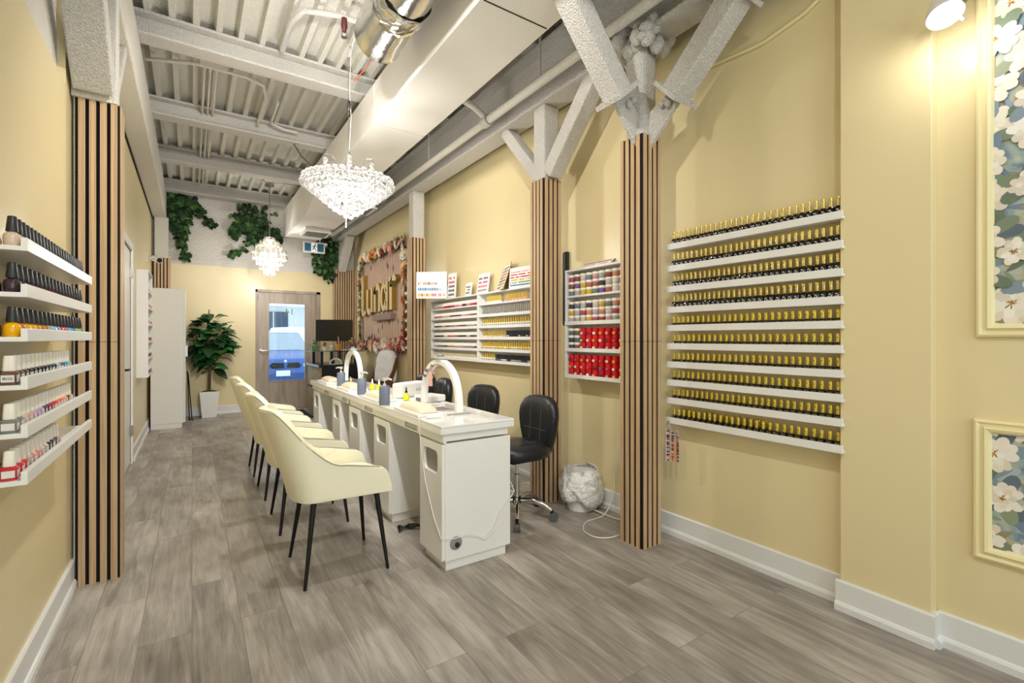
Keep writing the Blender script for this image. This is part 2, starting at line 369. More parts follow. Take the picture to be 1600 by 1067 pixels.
baseboard('baseboard_far_right', 'x', YF, FX1, XR, -1)

# ---------------------------------------------------------------- doors
d = thing('door_1', None, None, (0, 0, 0)); struct(d)
fr = MB().box(FX0, YF-0.012, 0, FX0+0.03, YF+0.1, FZ).box(FX1-0.065, YF-0.012, 0, FX1, YF+0.1, FZ).box(FX0, YF-0.012, 2.04, FX1, YF+0.1, FZ)
fr.obj('door_frame', DOORW, d)
gx0, gx1, gz0, gz1 = 1.104, 1.693, 0.50, 1.856
lf = MB().box(0.934, YF+0.02, 0.006, gx0, YF+0.065, 2.034).box(gx1, YF+0.02, 0.006, 1.876, YF+0.065, 2.034).box(gx0, YF+0.02, 0.006, gx1, YF+0.065, gz0).box(gx0, YF+0.02, gz1, gx1, YF+0.065, 2.034)
leaf = lf.obj('door_leaf', DOORW, d)
MB().box(gx0, YF+0.04, gz0, gx1, YF+0.046, gz1).obj('glass_pane', PANE, leaf)
bd = MB()
for a in ((gx0-0.012, gz0-0.012, gx1+0.012, gz0+0.006), (gx0-0.012, gz1-0.006, gx1+0.012, gz1+0.012), (gx0-0.012, gz0, gx0+0.006, gz1), (gx1-0.006, gz0, gx1+0.012, gz1)):
    bd.box(a[0], YF+0.012, a[1], a[2], YF+0.02, a[3])
bd.obj('glazing_bead', DOORW, leaf)
hd = MB().lathe([(0.03, 0), (0.03, 0.012), (0.012, 0.016), (0.012, 0.05)], 16); hd.tube([(0, 0, 0.05), (0.03, 0, 0.055), (0.13, 0, 0.05)], [0.012, 0.012, 0.009], 8)
hd.obj('door_handle', STEEL, leaf, loc=(0.985, YF+0.02, 1.03), rot=(PI/2, 0, 0), smooth=40)
MB().box(0.918, YF+0.0, 1.9, 0.94, YF+0.02, 2.0).obj('hinge', BLACKM, d)
dg = bpy.data.curves.new('house_number', 'FONT'); dg.body = '14'; dg.size = 0.155; dg.extrude = 0.0008
do = bpy.data.objects.new('house_number', dg); C.objects.link(do); do.parent = leaf
do.location = (1.52, YF+0.050, 1.665); do.rotation_euler = (PI/2, 0, PI); dg.materials.append(mat('decal_gold', '#A89A6A', 0.5)); text_mesh(do)
struct(MB().box(1.06, YF-0.02, 0, 1.9, YF+0.14, 0.008).obj('trim_1', STEEL))
# side door on the left wall
d = thing('door_2', None, None); struct(d)
cs = MB()
for y0, y1, z0, z1 in ((DY0-0.075, DY0, 0, DZ+0.075), (DY1, DY1+0.075, 0, DZ+0.075), (DY0, DY1, DZ, DZ+0.075)):
    cs.box(XL-0.01, y0, z0, XL+0.016, y1, z1)
cs.obj('casing', TRIMW, d, bevel=0.005)
lf = MB().box(XL-0.045, DY0+0.003, 0.008, XL-0.008, DY1-0.003, DZ-0.003)
leaf = lf.obj('door_leaf', WHITE, d)
for z0, z1 in ((0.2, 0.95), (1.1, 1.95)):
    MB().box(XL-0.012, DY0+0.13, z0, XL-0.004, DY1-0.13, z1).obj('raised_panel', WHITE, leaf, bevel=0.006)
hd = MB().lathe([(0.026, 0), (0.026, 0.01), (0.01, 0.014), (0.01, 0.05)], 14); hd.tube([(0, 0, 0.05), (0, 0.03, 0.055), (0, 0.12, 0.05)], 0.009, 8)
hd.obj('door_handle', BLACKM, leaf, loc=(XL-0.008, DY0+0.06, 0.97), rot=(0, PI/2, 0), smooth=40)
for z in (0.28, 1.85): MB().box(XL-0.006, DY1-0.015, z, XL+0.02, DY1+0.012, z+0.1).obj('hinge', STEEL, d)

# ---------------------------------------------------------------- steel: beams, joists, columns with slat cladding
def ibeam(mb, axis, c, z0, z1, a, b, bf, tf=0.022, tw=0.022):
    def bx(u0, u1, za, zb):
        if axis == 'y': mb.box(c+u0, a, za, c+u1, b, zb)
        else: mb.box(a, c+u0, za, b, c+u1, zb)
    bx(-bf/2, bf/2, z0, z0+tf); bx(-bf/2, bf/2, z1-tf, z1); bx(-tw/2, tw/2, z0+tf, z1-tf); return mb
for k, y in enumerate((-1.48, 0.02, 1.52, 3.02, 4.52, 6.03, 7.5, 9.0)):
    tag(ibeam(MB(), 'x', y, 3.5, ZT, -0.49, XR-0.01, 0.17).obj('roof_joist', POP, bevel=0.006),
        'sprayed white roof joist, %s from the far wall, crossing under the ribbed deck' % nth(7-k), 'joist', 'white roof joists')
o = MB().box(-0.497, 3.12, 3.09, -0.328, YF-0.01, 3.495).obj('roof_beam', POPS, bevel=0.01)
tag(o, 'sprayed white boxed steel beam along the top of the left wall', 'beam')
o = ibeam(MB(), 'y', 2.285, 3.03, 3.495, YB+0.01, YF-0.01, 0.19, 0.03, 0.03).obj('roof_beam', POP, bevel=0.006)
tag(o, 'sprayed white steel beam over the right-hand slatted pillars, white pipe alongside', 'beam')
EDGE = mat('slat_edge', '#3E2C20', 0.7)
def slats(root, face, c0, c1, w, z0, z1, first_gap=0.004, pitch=0.042, sw=0.027, t=0.018):
    """a felt board with vertical oak slats; face is '-x','+x','-y'; w = plane coordinate of the slat fronts"""
    def bx(mb, a, b, d0, d1):
        if face == '-y': mb.box(a, w+d0, z0, b, w+d1, z1)
        elif face == '-x': mb.box(w+d0, a, z0, w+d1, b, z1)
        else: mb.box(w-d1, a, z0, w-d0, b, z1)
    m = MB(); bx(m, c0, c1, t*0.75, t*0.75+0.006); m.obj('felt_backing', FELT, root)
    a = c0+first_gap
    while a+sw <= c1+0.012:
        m = MB(); bx(m, a, a+sw, 0, 0.004); bx(m, a+0.0004, a+sw-0.0004, 0.0041, t); m.m = [0]*6+[1]*6; m.obj('slat', [SLATM, EDGE], root); a += pitch
def brace(root, p0, p1, w=0.1, h=0.1, name='brace', up=(0, 0, 1)):
    return MB().beam(p0, p1, w, h, up=up).obj(name, POP, root, bevel=0.008)
Z1 = 2.462
def joint(root, faces):
    m = MB()
    for face, c0, c1, w in faces:
        if face == '-y': m.box(c0, w-0.0004, 1.229, c1, w+0.004, 1.231)
        if face == '-x': m.box(w-0.0004, c0, 1.229, w+0.004, c1, 1.231)
    m.obj('panel_seam', FELT, root)
# pillar by the big rack
A = thing('slat_pillar', 'slatted wooden pillar nearest the camera on the right, white braces fanning above', 'pillar', (0, 0, 0))
slats(A, '-y', 2.208, 2.372, 1.90, 0, Z1); slats(A, '-x', 1.908, 2.066, 2.20, 0, Z1, 0.016)
joint(A, (('-y', 2.208, 2.37, 1.90), ('-x', 1.908, 2.066, 2.20)))
MB().box(2.215, 1.918, 1.9, 2.36, 2.06, 3.03).obj('steel_column', POP, A, bevel=0.035, seg=3)
lump = MB(); r2 = random.Random(7)
for k in range(60): lump.ball((2.29+r2.uniform(-0.13, 0.1), 1.99+r2.uniform(-0.17, 0.17), 3.03+r2.uniform(-0.05, 0.09)), r2.uniform(0.025, 0.05), 8, sz=r2.uniform(0.7, 1.3))
lump.obj('spray_lump', POP, A, smooth=80)
brace(A, (2.07, 1.97, 2.66), (1.52, 1.97, 3.32), 0.13, 0.13); brace(A, (2.285, 1.74, 2.63), (2.285, 1.28, 3.06), 0.13, 0.13)
MB().prism([(0, 0), (0.17, 0.12), (0.24, 0.04), (0.02, -0.22)], lambda u, v, d: (2.27-u, d, 2.58+v), 1.955, 1.985).obj('gusset_plate', POP, A, bevel=0.004)
MB().prism([(0, 0), (0.21, 0.10), (0.27, 0.03), (0.03, -0.2)], lambda u, v, d: (d, 1.95-u, 2.58+v), 2.27, 2.30).obj('gusset_plate', POP, A, bevel=0.004)
MB().beam((2.075, 1.97, 2.655), (2.058, 1.97, 2.675), 0.2, 0.2).obj('end_plate', POP, A); MB().beam((2.285, 1.745, 2.625), (2.285, 1.728, 2.641), 0.2, 0.2).obj('end_plate', POP, A)
MB().beam((2.285, 1.36, 2.985), (2.285, 1.343, 3.0), 0.19, 0.19).obj('end_plate', POP, A)
for q in ((2.13, 1.94, 2.62), (2.17, 1.94, 2.655)): MB().ball(q, 0.022, 8).obj('bolt', POP, A, smooth=60)
for q in ((2.25, 1.8, 2.6), (2.25, 1.76, 2.585)): MB().ball(q, 0.022, 8).obj('bolt', POP, A, smooth=60)
# pillar between the jar rack and the double rack
B = thing('slat_pillar', 'slatted wooden pillar between the jar rack and the white double rack', 'pillar')
slats(B, '-y', 2.208, 2.376, 2.845, 0, Z1); slats(B, '-x', 2.853, 3.014, 2.20, 0, Z1, 0.016)
joint(B, (('-y', 2.208, 2.37, 2.845), ('-x', 2.853, 3.014, 2.20)))
MB().box(2.215, 2.862, 1.9, 2.36, 3.0, 3.03).obj('steel_column', POP, B, bevel=0.01)
brace(B, (2.285, 3.0, 2.52), (2.285, 3.47, 3.04), 0.1, 0.1); brace(B, (2.285, 2.86, 2.5), (2.285, 2.33, 3.07), 0.12, 0.12)
# pillar by the sign
Cc = thing('slat_pillar', 'slatted wooden pillar between the white double rack and the flower sign', 'pillar')
slats(Cc, '-y', 2.208, 2.376, 5.42, 0, Z1); slats(Cc, '-x', 5.428, 5.59, 2.20, 0, Z1, 0.016)
joint(Cc, (('-y', 2.208, 2.37, 5.42), ('-x', 5.428, 5.59, 2.20)))
MB().box(2.215, 5.435, 1.9, 2.36, 5.58, 3.03).obj('steel_column', POP, Cc, bevel=0.01)
# corner claddings at the far wall
D = thing('slat_cladding', 'oak slat cladding in the far right corner behind the monitor', 'cladding')
slats(D, '-y', 2.17, 2.54, 9.0, 0, 2.5); slats(D, '-x', 9.008, 9.18, 2.162, 0, 2.5, 0.016)
MB().box(2.25, 9.04, 2.5, 2.44, 9.19, 3.02).obj('steel_column', POP, D); brace(D, (2.285, 9.0, 2.5), (2.285, 8.45, 3.05), 0.13, 0.13)
E_ = thing('slat_cladding', 'oak slat cladding in the far left corner above the tall white cabinet', 'cladding')
slats(E_, '-y', -0.48, -0.285, 8.98, 0, 2.47); slats(E_, '+x', 8.99, 9.18, -0.28, 0, 2.47)
MB().box(-0.47, 9.0, 2.47, -0.3, 9.17, 3.09).obj('steel_column', POPS, E_)
# pillar half against the left wall
G = thing('slat_pillar', 'slatted wooden pillar standing against the left wall beside the polish ledges', 'pillar')
slats(G, '-y', -0.488, -0.315, 3.2, 0, Z1, 0.013); slats(G, '+x', 3.21, 3.36, -0.308, 0, Z1, 0.006)
joint(G, (('-y', -0.488, -0.315, 3.2),))
MB().box(-0.495, 3.222, 0, -0.33, 3.36, 3.085).obj('steel_column', POPS, G)
brace(G, (-0.37, 3.37, 2.5), (-0.37, 3.9, 3.09), 0.05, 0.06); brace(G, (-0.412, 3.20, 2.52), (-0.412, 2.3, 3.45), 0.158, 0.12)
MB().prism([(-0.5, 2.462), (-0.32, 2.462), (-0.5, 2.62)], lambda u, v, d: (u, d, v), 3.195, 3.219).obj('gusset_plate', POPS, G)

# ---------------------------------------------------------------- services under the deck
m = MB().box(1.31, YB+0.01, 3.105, 1.78, 4.085, 3.46).box(1.31, 4.1, 3.105, 1.78, 6.4, 3.46).box(1.317, 4.085, 3.11, 1.773, 4.1, 3.45)
dk = tag(m.obj('air_duct', PDUCT, bevel=0.004), 'long rectangular white air duct running the length of the ceiling', 'duct')
MB().box(1.33, 2.255, 3.1025, 1.765, 2.262, 3.105).obj('seam_strip', FELT, dk)
m = MB(); m.add([(1.31, 6.4, 3.105), (1.78, 6.4, 3.105), (1.78, 6.4, 3.46), (1.31, 6.4, 3.46), (1.28, 6.95, 2.93), (1.83, 6.95, 2.93), (1.83, 6.95, 3.4), (1.28, 6.95, 3.4)],
      [(0, 1, 2, 3), (0, 1, 5, 4), (1, 2, 6, 5), (2, 3, 7, 6), (3, 0, 4, 7)])
m.box(1.28, 6.95, 2.93, 1.83, 8.65, 3.4); m.obj('end_section', PDUCT, dk)
for (x0, y0, x1, y1, z) in ((1.83, 6.35, 2.05, 6.75, 2.98), (1.42, 7.7, 1.78, 8.1, 2.86)):
    if x0 > 1.8: bx = MB().box(x0, y0, z+0.02, x1, y1, z+0.25)
    else: bx = MB().box(x0, y0, z+0.02, x1, y1, 2.93)
    b0 = bx.obj('outlet_box', PDUCT, dk)
    g = MB().box(x0-0.02, y0-0.02, z+0.005, x1+0.02, y1+0.02, z+0.02); yy = y0+0.02
    g.obj('grille_frame', WHITE_P, b0); g = MB()
    while yy < y1-0.02: g.box(x0+0.02, yy, z, x1-0.02, yy+0.012, z+0.004); yy += 0.032
    g.obj('grille_slat', mat('grille_grey', '#8C8A86', 0.5), b0)
m = MB(); r_ = 0.15; rr = []
m.lathe([(r_+0.004, 0), (r_+0.012, 0.01), (r_+0.004, 0.02)]+[(r_+0.003*math.sin(i*1.9), 0.02+i*0.12) for i in range(1, 30)], 28, caps=False)
m.lathe([(r_-0.012, 0.02), (r_-0.012, 3.4)], 28, caps=False)
o = m.obj('spiral_duct', SILVER, loc=(1.06, 3.24, 3.30), rot=(PI/2, 0, 0), smooth=50); tag(o, 'shiny foil round duct hanging beside the rectangular white duct', 'duct')
MB().lathe([(r_-0.02, 0.03), (0.001, 0.031)], 28, caps=False).obj('inner_damper', STEEL, o)
m = MB(); r3 = random.Random(2); rr = []
for i in range(9): rr.append([((r_+0.006+r3.uniform(0, 0.018))*math.cos(2*PI*k/30), (r_+0.006+r3.uniform(0, 0.018))*math.sin(2*PI*k/30), 0.36+i*0.022) for k in range(30)])
m.rings(rr, caps=False).obj('crinkled_tape', SILVER, o)
m = MB().tube([(2.09, YB+0.02, 3.1), (2.09, 8.9, 3.1)], 0.034, 14)
pp = tag(m.obj('sprinkler_pipe', POPS, smooth=40), 'straight white sprinkler pipe running beside the right-hand beam', 'pipe')
for y in (1.2, 3.5, 6.2): MB().tube([(2.09, y-0.045, 3.1), (2.09, y+0.045, 3.1)], 0.05, 14).obj('pipe_coupling', POP, pp, smooth=40)
for y in (0.9, 2.75, 4.7, 6.9): MB().tube([(2.09, y, 3.06), (2.09, y, 3.5)], 0.008, 6).obj('hanger_rod', POPS, pp)
MB().tube([(2.09, 3.5, 3.12), (1.98, 3.52, 3.2), (1.82, 3.53, 3.25)], 0.028, 10).obj('branch_pipe', POPS, pp, smooth=40)
def pipe(name, label, pts, r, m=POPS, cat='pipe', n=8): return tag(MB().tube(pts, r, n).obj(name, m, smooth=50), label, cat)
pipe('conduit_pipe', 'white conduit with a bend crossing the deck behind the second joist in view', [(-0.32, 5.05, 3.6), (0.02, 4.9, 3.6), (0.4, 4.9, 3.6), (0.55, 4.98, 3.6), (0.6, 5.2, 3.6), (0.6, 5.88, 3.6)], 0.017, cat='conduit')
for i, x in enumerate((0.09, 0.135, 0.18)):
    pipe('conduit_pipe', 'thin white straight conduit under the deck, %s of three side by side' % ['leftmost', 'middle', 'rightmost'][i], [(x, 4.95, 3.62), (x, 8.8, 3.62)], 0.011, cat='conduit')
tag(MB().box(0.05, 4.70, 3.585, 0.26, 4.868, 3.66).obj('junction_box', POP, bevel=0.006), 'sprayed white junction box on the deck above three thin conduits', 'junction box')
pipe('conduit_pipe', 'white bent conduit near the silver duct beside the red sprinkler head', [(0.62, 4.35, 3.64), (0.62, 3.9, 3.63), (0.68, 3.7, 3.62), (0.9, 3.62, 3.62), (1.28, 3.6, 3.62)], 0.022, POP, 'conduit')
pipe('conduit_pipe', 'white conduit dropping along the deck to the wired box', [(0.72, 5.3, 3.62), (0.72, 5.85, 3.62), (0.86, 5.9, 3.6), (1.0, 5.9, 3.6)], 0.014, cat='conduit')
sp = thing('fire_sprinkler', 'small dark red sprinkler head under the deck by the silver duct', 'sprinkler', (0.93, 3.6, 3.5))
MB().lathe([(0.02, 0.1), (0.024, 0.04), (0.012, 0.0)], 10).obj('body', mat('oxide_red', '#52221E', 0.5), sp, smooth=40)
MB().lathe([(0.022, -0.04), (0.024, -0.037)], 12).box(-0.02, -0.003, -0.037, -0.014, 0.003, 0.005).box(0.014, -0.003, -0.037, 0.02, 0.003, 0.005).obj('deflector', STEEL, sp)
pipe('electric_wire', 'thin orange wire hanging below the silver duct near the chandelier chain', [(1.14, 3.5, 3.52), (1.14, 3.55, 3.4), (1.1, 3.62, 3.3), (1.03, 3.72, 3.22)], 0.004, mat('orange_wire', '#C6512B', 0.5), 'wire', 6)
pipe('electric_wire', 'thin black wire looping from the third joist to the white duct', [(0.98, 6.0, 3.5), (1.05, 5.95, 3.36), (1.16, 5.85, 3.22), (1.3, 5.8, 3.2)], 0.005, BLACK, 'wire', 6)
pipe('conduit_pipe', 'yellow painted conduit running along the top of the right wall', [(2.538, 2.05, 2.88), (2.538, 1.42, 2.83), (2.538, 1.36, 2.83), (2.538, 1.16, 2.87), (2.538, 1.1, 2.9), (2.538, 0.99, 3.05)], 0.011, CREAM_TRIM, 'conduit')
tr = thing('light_track', 'white ceiling light track with spot heads near the front of the salon', 'track light', (0.55, 0, 3.42))
MB().box(-0.018, -1.2, 0, 0.018, 2.8, 0.03).obj('track_rail', WHITE_P, tr); [MB().tube([(0, yy, 0.03), (0, yy, 0.26)], 0.006, 6).obj('hanger_rod', WHITE_P, tr) for yy in (-1.1, 2.7)]
for p, t, w in TRACK:
    h = MB().lathe([(0.035, 0), (0.04, -0.02), (0.045, -0.09), (0.04, -0.09), (0.03, -0.04)], 14, caps=False).tube([(0, 0, 0), (0, 0, 0.1)], 0.008, 6)
    h.obj('spot_head', WHITE_P, tr, loc=(p[0]-0.55, p[1], -0.1), smooth=40)
# exit sign
ex = thing('exit_sign', 'green-blue running man exit sign hanging below the far duct outlet', 'sign', (1.76, 8.8, 2.725))
MB().box(-0.18, -0.02, 0, 0.18, 0.02, 0.19).obj('housing', WHITE_P, ex, bevel=0.008)
[MB().box(xx, -0.0225, 0.025, xx+0.105, -0.02, 0.165).obj('coloured_panel', mat('exit_teal', '#285F7C', 0.4, emit=0.1), ex) for xx in (-0.155, 0.05)]
MB().box(-0.05, -0.0225, 0.025, 0.05, -0.02, 0.165).obj('white_panel', mat('exit_white', '#F5F8F8', 0.4, emit=0.25), ex)
rm = MB(); K = mat('exit_dark', '#16333E', 0.5)
rm.lathe([(0.012, 0), (0.012, 0.002)], 12)
o = rm.obj('pictogram_head', K, ex, loc=(0.018, -0.0228, 0.148), rot=(PI/2, 0, 0))
rm = MB()
for a, b, w in (((0.01, 0.132), (-0.008, 0.085), 0.02), ((-0.008, 0.088), (0.02, 0.065), 0.013), ((0.02, 0.065), (0.03, 0.035), 0.011), ((-0.008, 0.088), (-0.018, 0.06), 0.013), ((-0.018, 0.06), (-0.042, 0.052), 0.011),
                ((0.008, 0.125), (-0.025, 0.118), 0.009), ((-0.025, 0.118), (-0.036, 0.095), 0.009), ((0.01, 0.125), (0.03, 0.105), 0.009), ((0.03, 0.105), (0.044, 0.115), 0.009)):
    rm.beam((a[0], -0.0235, a[1]), (b[0], -0.0235, b[1]), w, 0.0016, up=(0, -1, 0))
rm.obj('running_figure', K, ex)
MB().tube([(0.1, 0, 0.19), (0.1, 0, 0.955)], 0.008, 6).obj('stem', WHITE_P, ex); MB().ball((0.2, 0, 0.17), 0.03, 10).obj('lamp_head', WHITE_P, ex, smooth=60)
# security camera on the left wall
cc = thing('security_camera', 'small white bullet security camera high on the left wall', 'camera', (XL, 8.1, 2.32))
MB().box(0, -0.05, -0.04, 0.02, 0.05, 0.06).obj('mount', WHITE_P, cc); MB().tube([(0.02, 0, 0.02), (0.08, -0.02, 0.01)], 0.014, 8).tube([(0.07, 0.04, 0.02), (0.14, -0.09, -0.02)], 0.04, 14).obj('body', WHITE_P, cc, smooth=40)
MB().tube([(0.141, -0.092, -0.0205), (0.143, -0.096, -0.0215)], 0.033, 14).obj('lens', BLACK, cc)
# spot lamp clipped near the front panels
sl = thing('spot_lamp', 'glowing round spot lamp on a stem at the upper right beside the panels', 'lamp', (2.36, 0.585, 2.475))
q = Vector((-0.35, -0.25, -0.9)).normalized().to_track_quat('-Z', 'Y').to_euler()
h = MB().lathe([(0.03, 0.075), (0.034, 0.05), (0.052, 0.02), (0.056, -0.012), (0.05, -0.014)], 22).obj('shade', LAMPW, sl, rot=q, smooth=40)
MB().lathe([(0.047, -0.016), (0.001, -0.017)], 22, caps=False).obj('lens', SPOTGLOW, h)
MB().tube([(0, 0, 0.06), (0.02, 0.0, 0.12), (0.18, 0.0, 0.14)], 0.007, 6).obj('stem', STEEL, sl); MB().lathe([(0.04, 0), (0.04, 0.012)], 16).obj('mounting_plate', STEEL, sl, loc=(0.186, 0, 0.14), rot=(0, -PI/2, 0))
MB().tube([(-0.035, 0.0, -0.03), (-0.05, 0.0, -0.055)], 0.006, 6).obj('clip', STEEL, h)
l = light('spot_lamp_light', 'POINT', (2.335, 0.565, 2.435), 3, WARM, 0.04)

# ================================================================ WALL PANELS WITH FLORAL PAPER
def floral_panel(name, label, y0, y1, z0, z1, seed):
    """frame moulding on the right wall, y0 is the far edge; the paper carries flat printed flowers"""
    t = thing(name, label, 'wall panel', (XR, (y0+y1)/2, z0)); X = -0.004; w = 0.05; yc = (y0+y1)/2
    fm = MB(); prof = [(0, 0), (0.016, 0), (0.020, 0.008), (0.014, 0.017), (0.014, 0.026), (0.024, 0.032), (0.020, 0.042), (0.008, 0.05), (0, 0.05)]
    a, b, c, d_ = y0-yc, y1-yc, 0, z1-z0
    rings = []
    for (cy, cz, sy, sz) in ((a, c, -1, 1), (b, c, 1, 1), (b, d_, 1, -1), (a, d_, -1, -1)):
        rings.append([(-h, cy+sy*u, cz+sz*u) for h, u in prof])
    fm.rings(rings+[rings[0]], caps=False); fm.obj('moulding_frame', CREAM_TRIM, t, smooth=30)
    MB().box(-0.004, b+0.045, 0.045, -0.0005, a-0.045, d_-0.045).obj('floral_paper', PAPER, t)
    r = random.Random(seed); fl = MB(); depth = [0.0042]
    pal_w = ['#EFE9DA', '#E8E0CC', '#F4F0E6', '#E3D6C0', '#F0E4D8', '#DDD3C4']; pal_l = ['#6A7A66', '#7B8A72', '#8F987C', '#5E6C78', '#7488A0', '#9A9070', '#64727F', '#8396A2']
    def petal(cy, cz, ang, L, W, col):
        depth[0] += 0.0000025
        pts = []
        for k in range(14):
            s = 2*PI*k/14; u = L*(0.5-0.5*math.cos(s)); v = W*math.sin(s)*(0.55+0.45*u/L)*(1+r.uniform(-0.08, 0.08))
            pts.append((cy+u*math.cos(ang)-v*math.sin(ang), cz+u*math.sin(ang)+v*math.cos(ang)))
        pts = [(min(max(p, b+0.046), a-0.046), min(max(q, 0.046), d_-0.046)) for p, q in pts]
        fl.add([(-depth[0], p, q) for p, q in pts], [tuple(range(14))], 0, srgb(col))
    n = int((y0-y1)*(z1-z0)/0.016)
    for k in range(n*4):
        petal(r.uniform(b, a), r.uniform(0, d_), r.uniform(0, 6.3), r.uniform(0.05, 0.13), r.uniform(0.008, 0.022), r.choice(pal_l+['#A8B6BA', '#92A6B4', '#B9B48F']))
    cent = []
    for k in range(n):
        for tr_ in range(20):
            c_ = (r.uniform(b, a), r.uniform(0, d_))
            if all((c_[0]-p[0])**2+(c_[1]-p[1])**2 > 0.11**2 for p in cent): break
        else: continue
        cent.append(c_); R = r.uniform(0.05, 0.085)
        for q in range(3): petal(c_[0], c_[1], r.uniform(0, 6.3), R*1.7, 0.028, r.choice(pal_l))
        for ring, m_, sc_ in ((0, 9, 1), (1, 7, 0.7), (2, 5, 0.42)):
            off = r.uniform(0, 6)
            for q in range(m_): petal(c_[0], c_[1], off+2*PI*q/m_+r.uniform(-0.2, 0.2), R*sc_*r.uniform(0.85, 1.15), R*sc_*0.34, r.choice(pal_w))
        for q in range(9): petal(c_[0], c_[1], r.uniform(0, 6.3), R*r.uniform(0.1, 0.3), 0.003, r.choice(['#B0803C', '#8E6430', '#C9A253']))
    fl.obj('printed_flowers', ATTR, t); return t
floral_panel('wall_panel', 'tall cream moulded wall panel with white blossoms on blue, at the right edge', 0.533, -0.55, 1.255, 3.0, 5)
floral_panel('wall_panel', 'low cream moulded wall panel with white blossoms, below the tall one', 0.541, -0.55, 0.398, 0.935, 9)

# ================================================================ RIGHT WALL: TEN LEDGES OF GEL POLISH
LZ = [1.797, 1.661, 1.533, 1.405, 1.293, 1.180, 1.067, 0.955, 0.843, 0.720]
ROWN = [30, 30, 31, 31, 28, 27, 28, 28, 29, 27]
def ledge(sgn, xw, depth, y0, y1, lip=0.037):
    """L-shaped picture ledge; sgn -1 = on the right wall"""
    m = MB().prism([(0.0, 0), (depth, 0), (depth, lip), (depth-0.014, lip), (depth-0.014, 0.013), (0.0, 0.013)], lambda u, v, d: (xw+sgn*u, d, v), y0, y1)
    return m.obj('display_ledge', WHITE, bevel=0.0015)
gl_ = 'white ledges of gold-capped polish on the right wall'
lp = ledge(-1, XR-0.001, 0.084, 0.966, 1.934)
for i, z in enumerate(LZ):
    o = lp if i == 0 else lp.copy()
    if i: C.objects.link(o)
    o.location = (0, 0, z); tag(o, 'white floating ledge, %s from the top of ten right of the nearest pillar' % nth(i), 'shelf', gl_)
# bottle with waisted metallic cap
def gel_tall():
    b = MB().sqlathe([(0.0125, 0), (0.0142, 0.003), (0.0142, 0.046), (0.011, 0.055), (0.006, 0.058)], p=6, n=16)
    b.box(-0.0147, -0.008, 0.012, -0.0141, 0.008, 0.018, 1).box(-0.0147, -0.009, 0.022, -0.0141, -0.003, 0.034, 1).box(-0.0147, 0.0, 0.024, -0.0141, 0.009, 0.03, 1).box(-0.0147, -0.004, 0.036, -0.0141, 0.006, 0.041, 1)
    o = b.obj('gel_polish_bottle', [BOTTLE, PRINT], smooth=40)
    MB().lathe([(0.0072, 0.057), (0.0085, 0.059), (0.0072, 0.074), (0.0075, 0.082), (0.0092, 0.098), (0.0085, 0.1)], 12).obj('cap', GOLD, o, smooth=40)
    MB().lathe([(0.0078, 0.075), (0.0078, 0.08)], 12, caps=False).obj('cap_band', SILC, o, smooth=40)
    return tag(o, cat='bottle')
def gel_short():
    b = MB().sqlathe([(0.0135, 0), (0.0148, 0.003), (0.0148, 0.031), (0.011, 0.036), (0.006, 0.038)], p=7, n=16)
    b.box(-0.0153, -0.01, 0.02, -0.0147, 0.01, 0.0225, 1).box(-0.0153, -0.01, 0.026, -0.0147, 0.01, 0.0275, 1).box(-0.0153, -0.007, 0.01, -0.0147, 0.007, 0.0125, 1)
    o = b.obj('gel_polish_bottle', [BOTTLE, mat('gold_print', '#A08A4A', 0.4)], smooth=40)
    c = MB().lathe([(0.0075, 0.037), (0.0085, 0.039), (0.0085, 0.077), (0.0078, 0.0785)], 14).obj('cap', mat('gold_cap_plain', '#E6CB4A', 0.32, 0.45), o, smooth=40)
    MB().lathe([(0.0028, 0), (0.0028, 0.0008)], 10).obj('colour_dot', mat('dot_colour', '#333333', 0.4, src='obj'), c, loc=(-0.0084, 0, 0.06), rot=(0, -PI/2, 0))
    return tag(o, cat='bottle')
pa, pb = Proto(gel_tall()), Proto(gel_short())
dark = ['#0D0D10', '#101014', '#14100F', '#0C1014', '#17131A']; dots = ['#2A2A33', '#5A2330', '#3B4A80', '#1E1E22', '#6B2B5A', '#2B4A3A']
for i, z in enumerate(LZ):
    N = ROWN[i]; ya, yb = 1.908, 0.998
    for k in range(N):
        y = ya+(yb-ya)*k/(N-1)+rnd.uniform(-0.0012, 0.0012)
        if i < 4: lab = 'black polish bottle with waisted gold cap, %s from left, %s right-wall ledge' % (nth(k), nth(i))
        else: lab = 'black polish bottle with straight gold cap, %s from left, %s right-wall ledge' % (nth(k), nth(i))
        p = pa if i < 4 else pb
        o = p((2.503+rnd.uniform(-0.003, 0.003), y, z+0.0131), rnd.uniform(-0.12, 0.12), lab, 'gold-capped polish on the %s right-wall ledge' % nth(i), srgb(rnd.choice(dark)))
        if i >= 4:
            for c in o.children:
                for d in c.children: d.color = srgb(rnd.choice(dots))
for k in range(14):
    pb((2.532, 1.89-k*0.042+rnd.uniform(-0.004, 0.004), LZ[9]+0.0131), 0, 'gold-capped bottle, %s from left in the back row, lowest right-wall ledge' % nth(k), 'back row on the lowest right-wall ledge', srgb('#1A1210'))
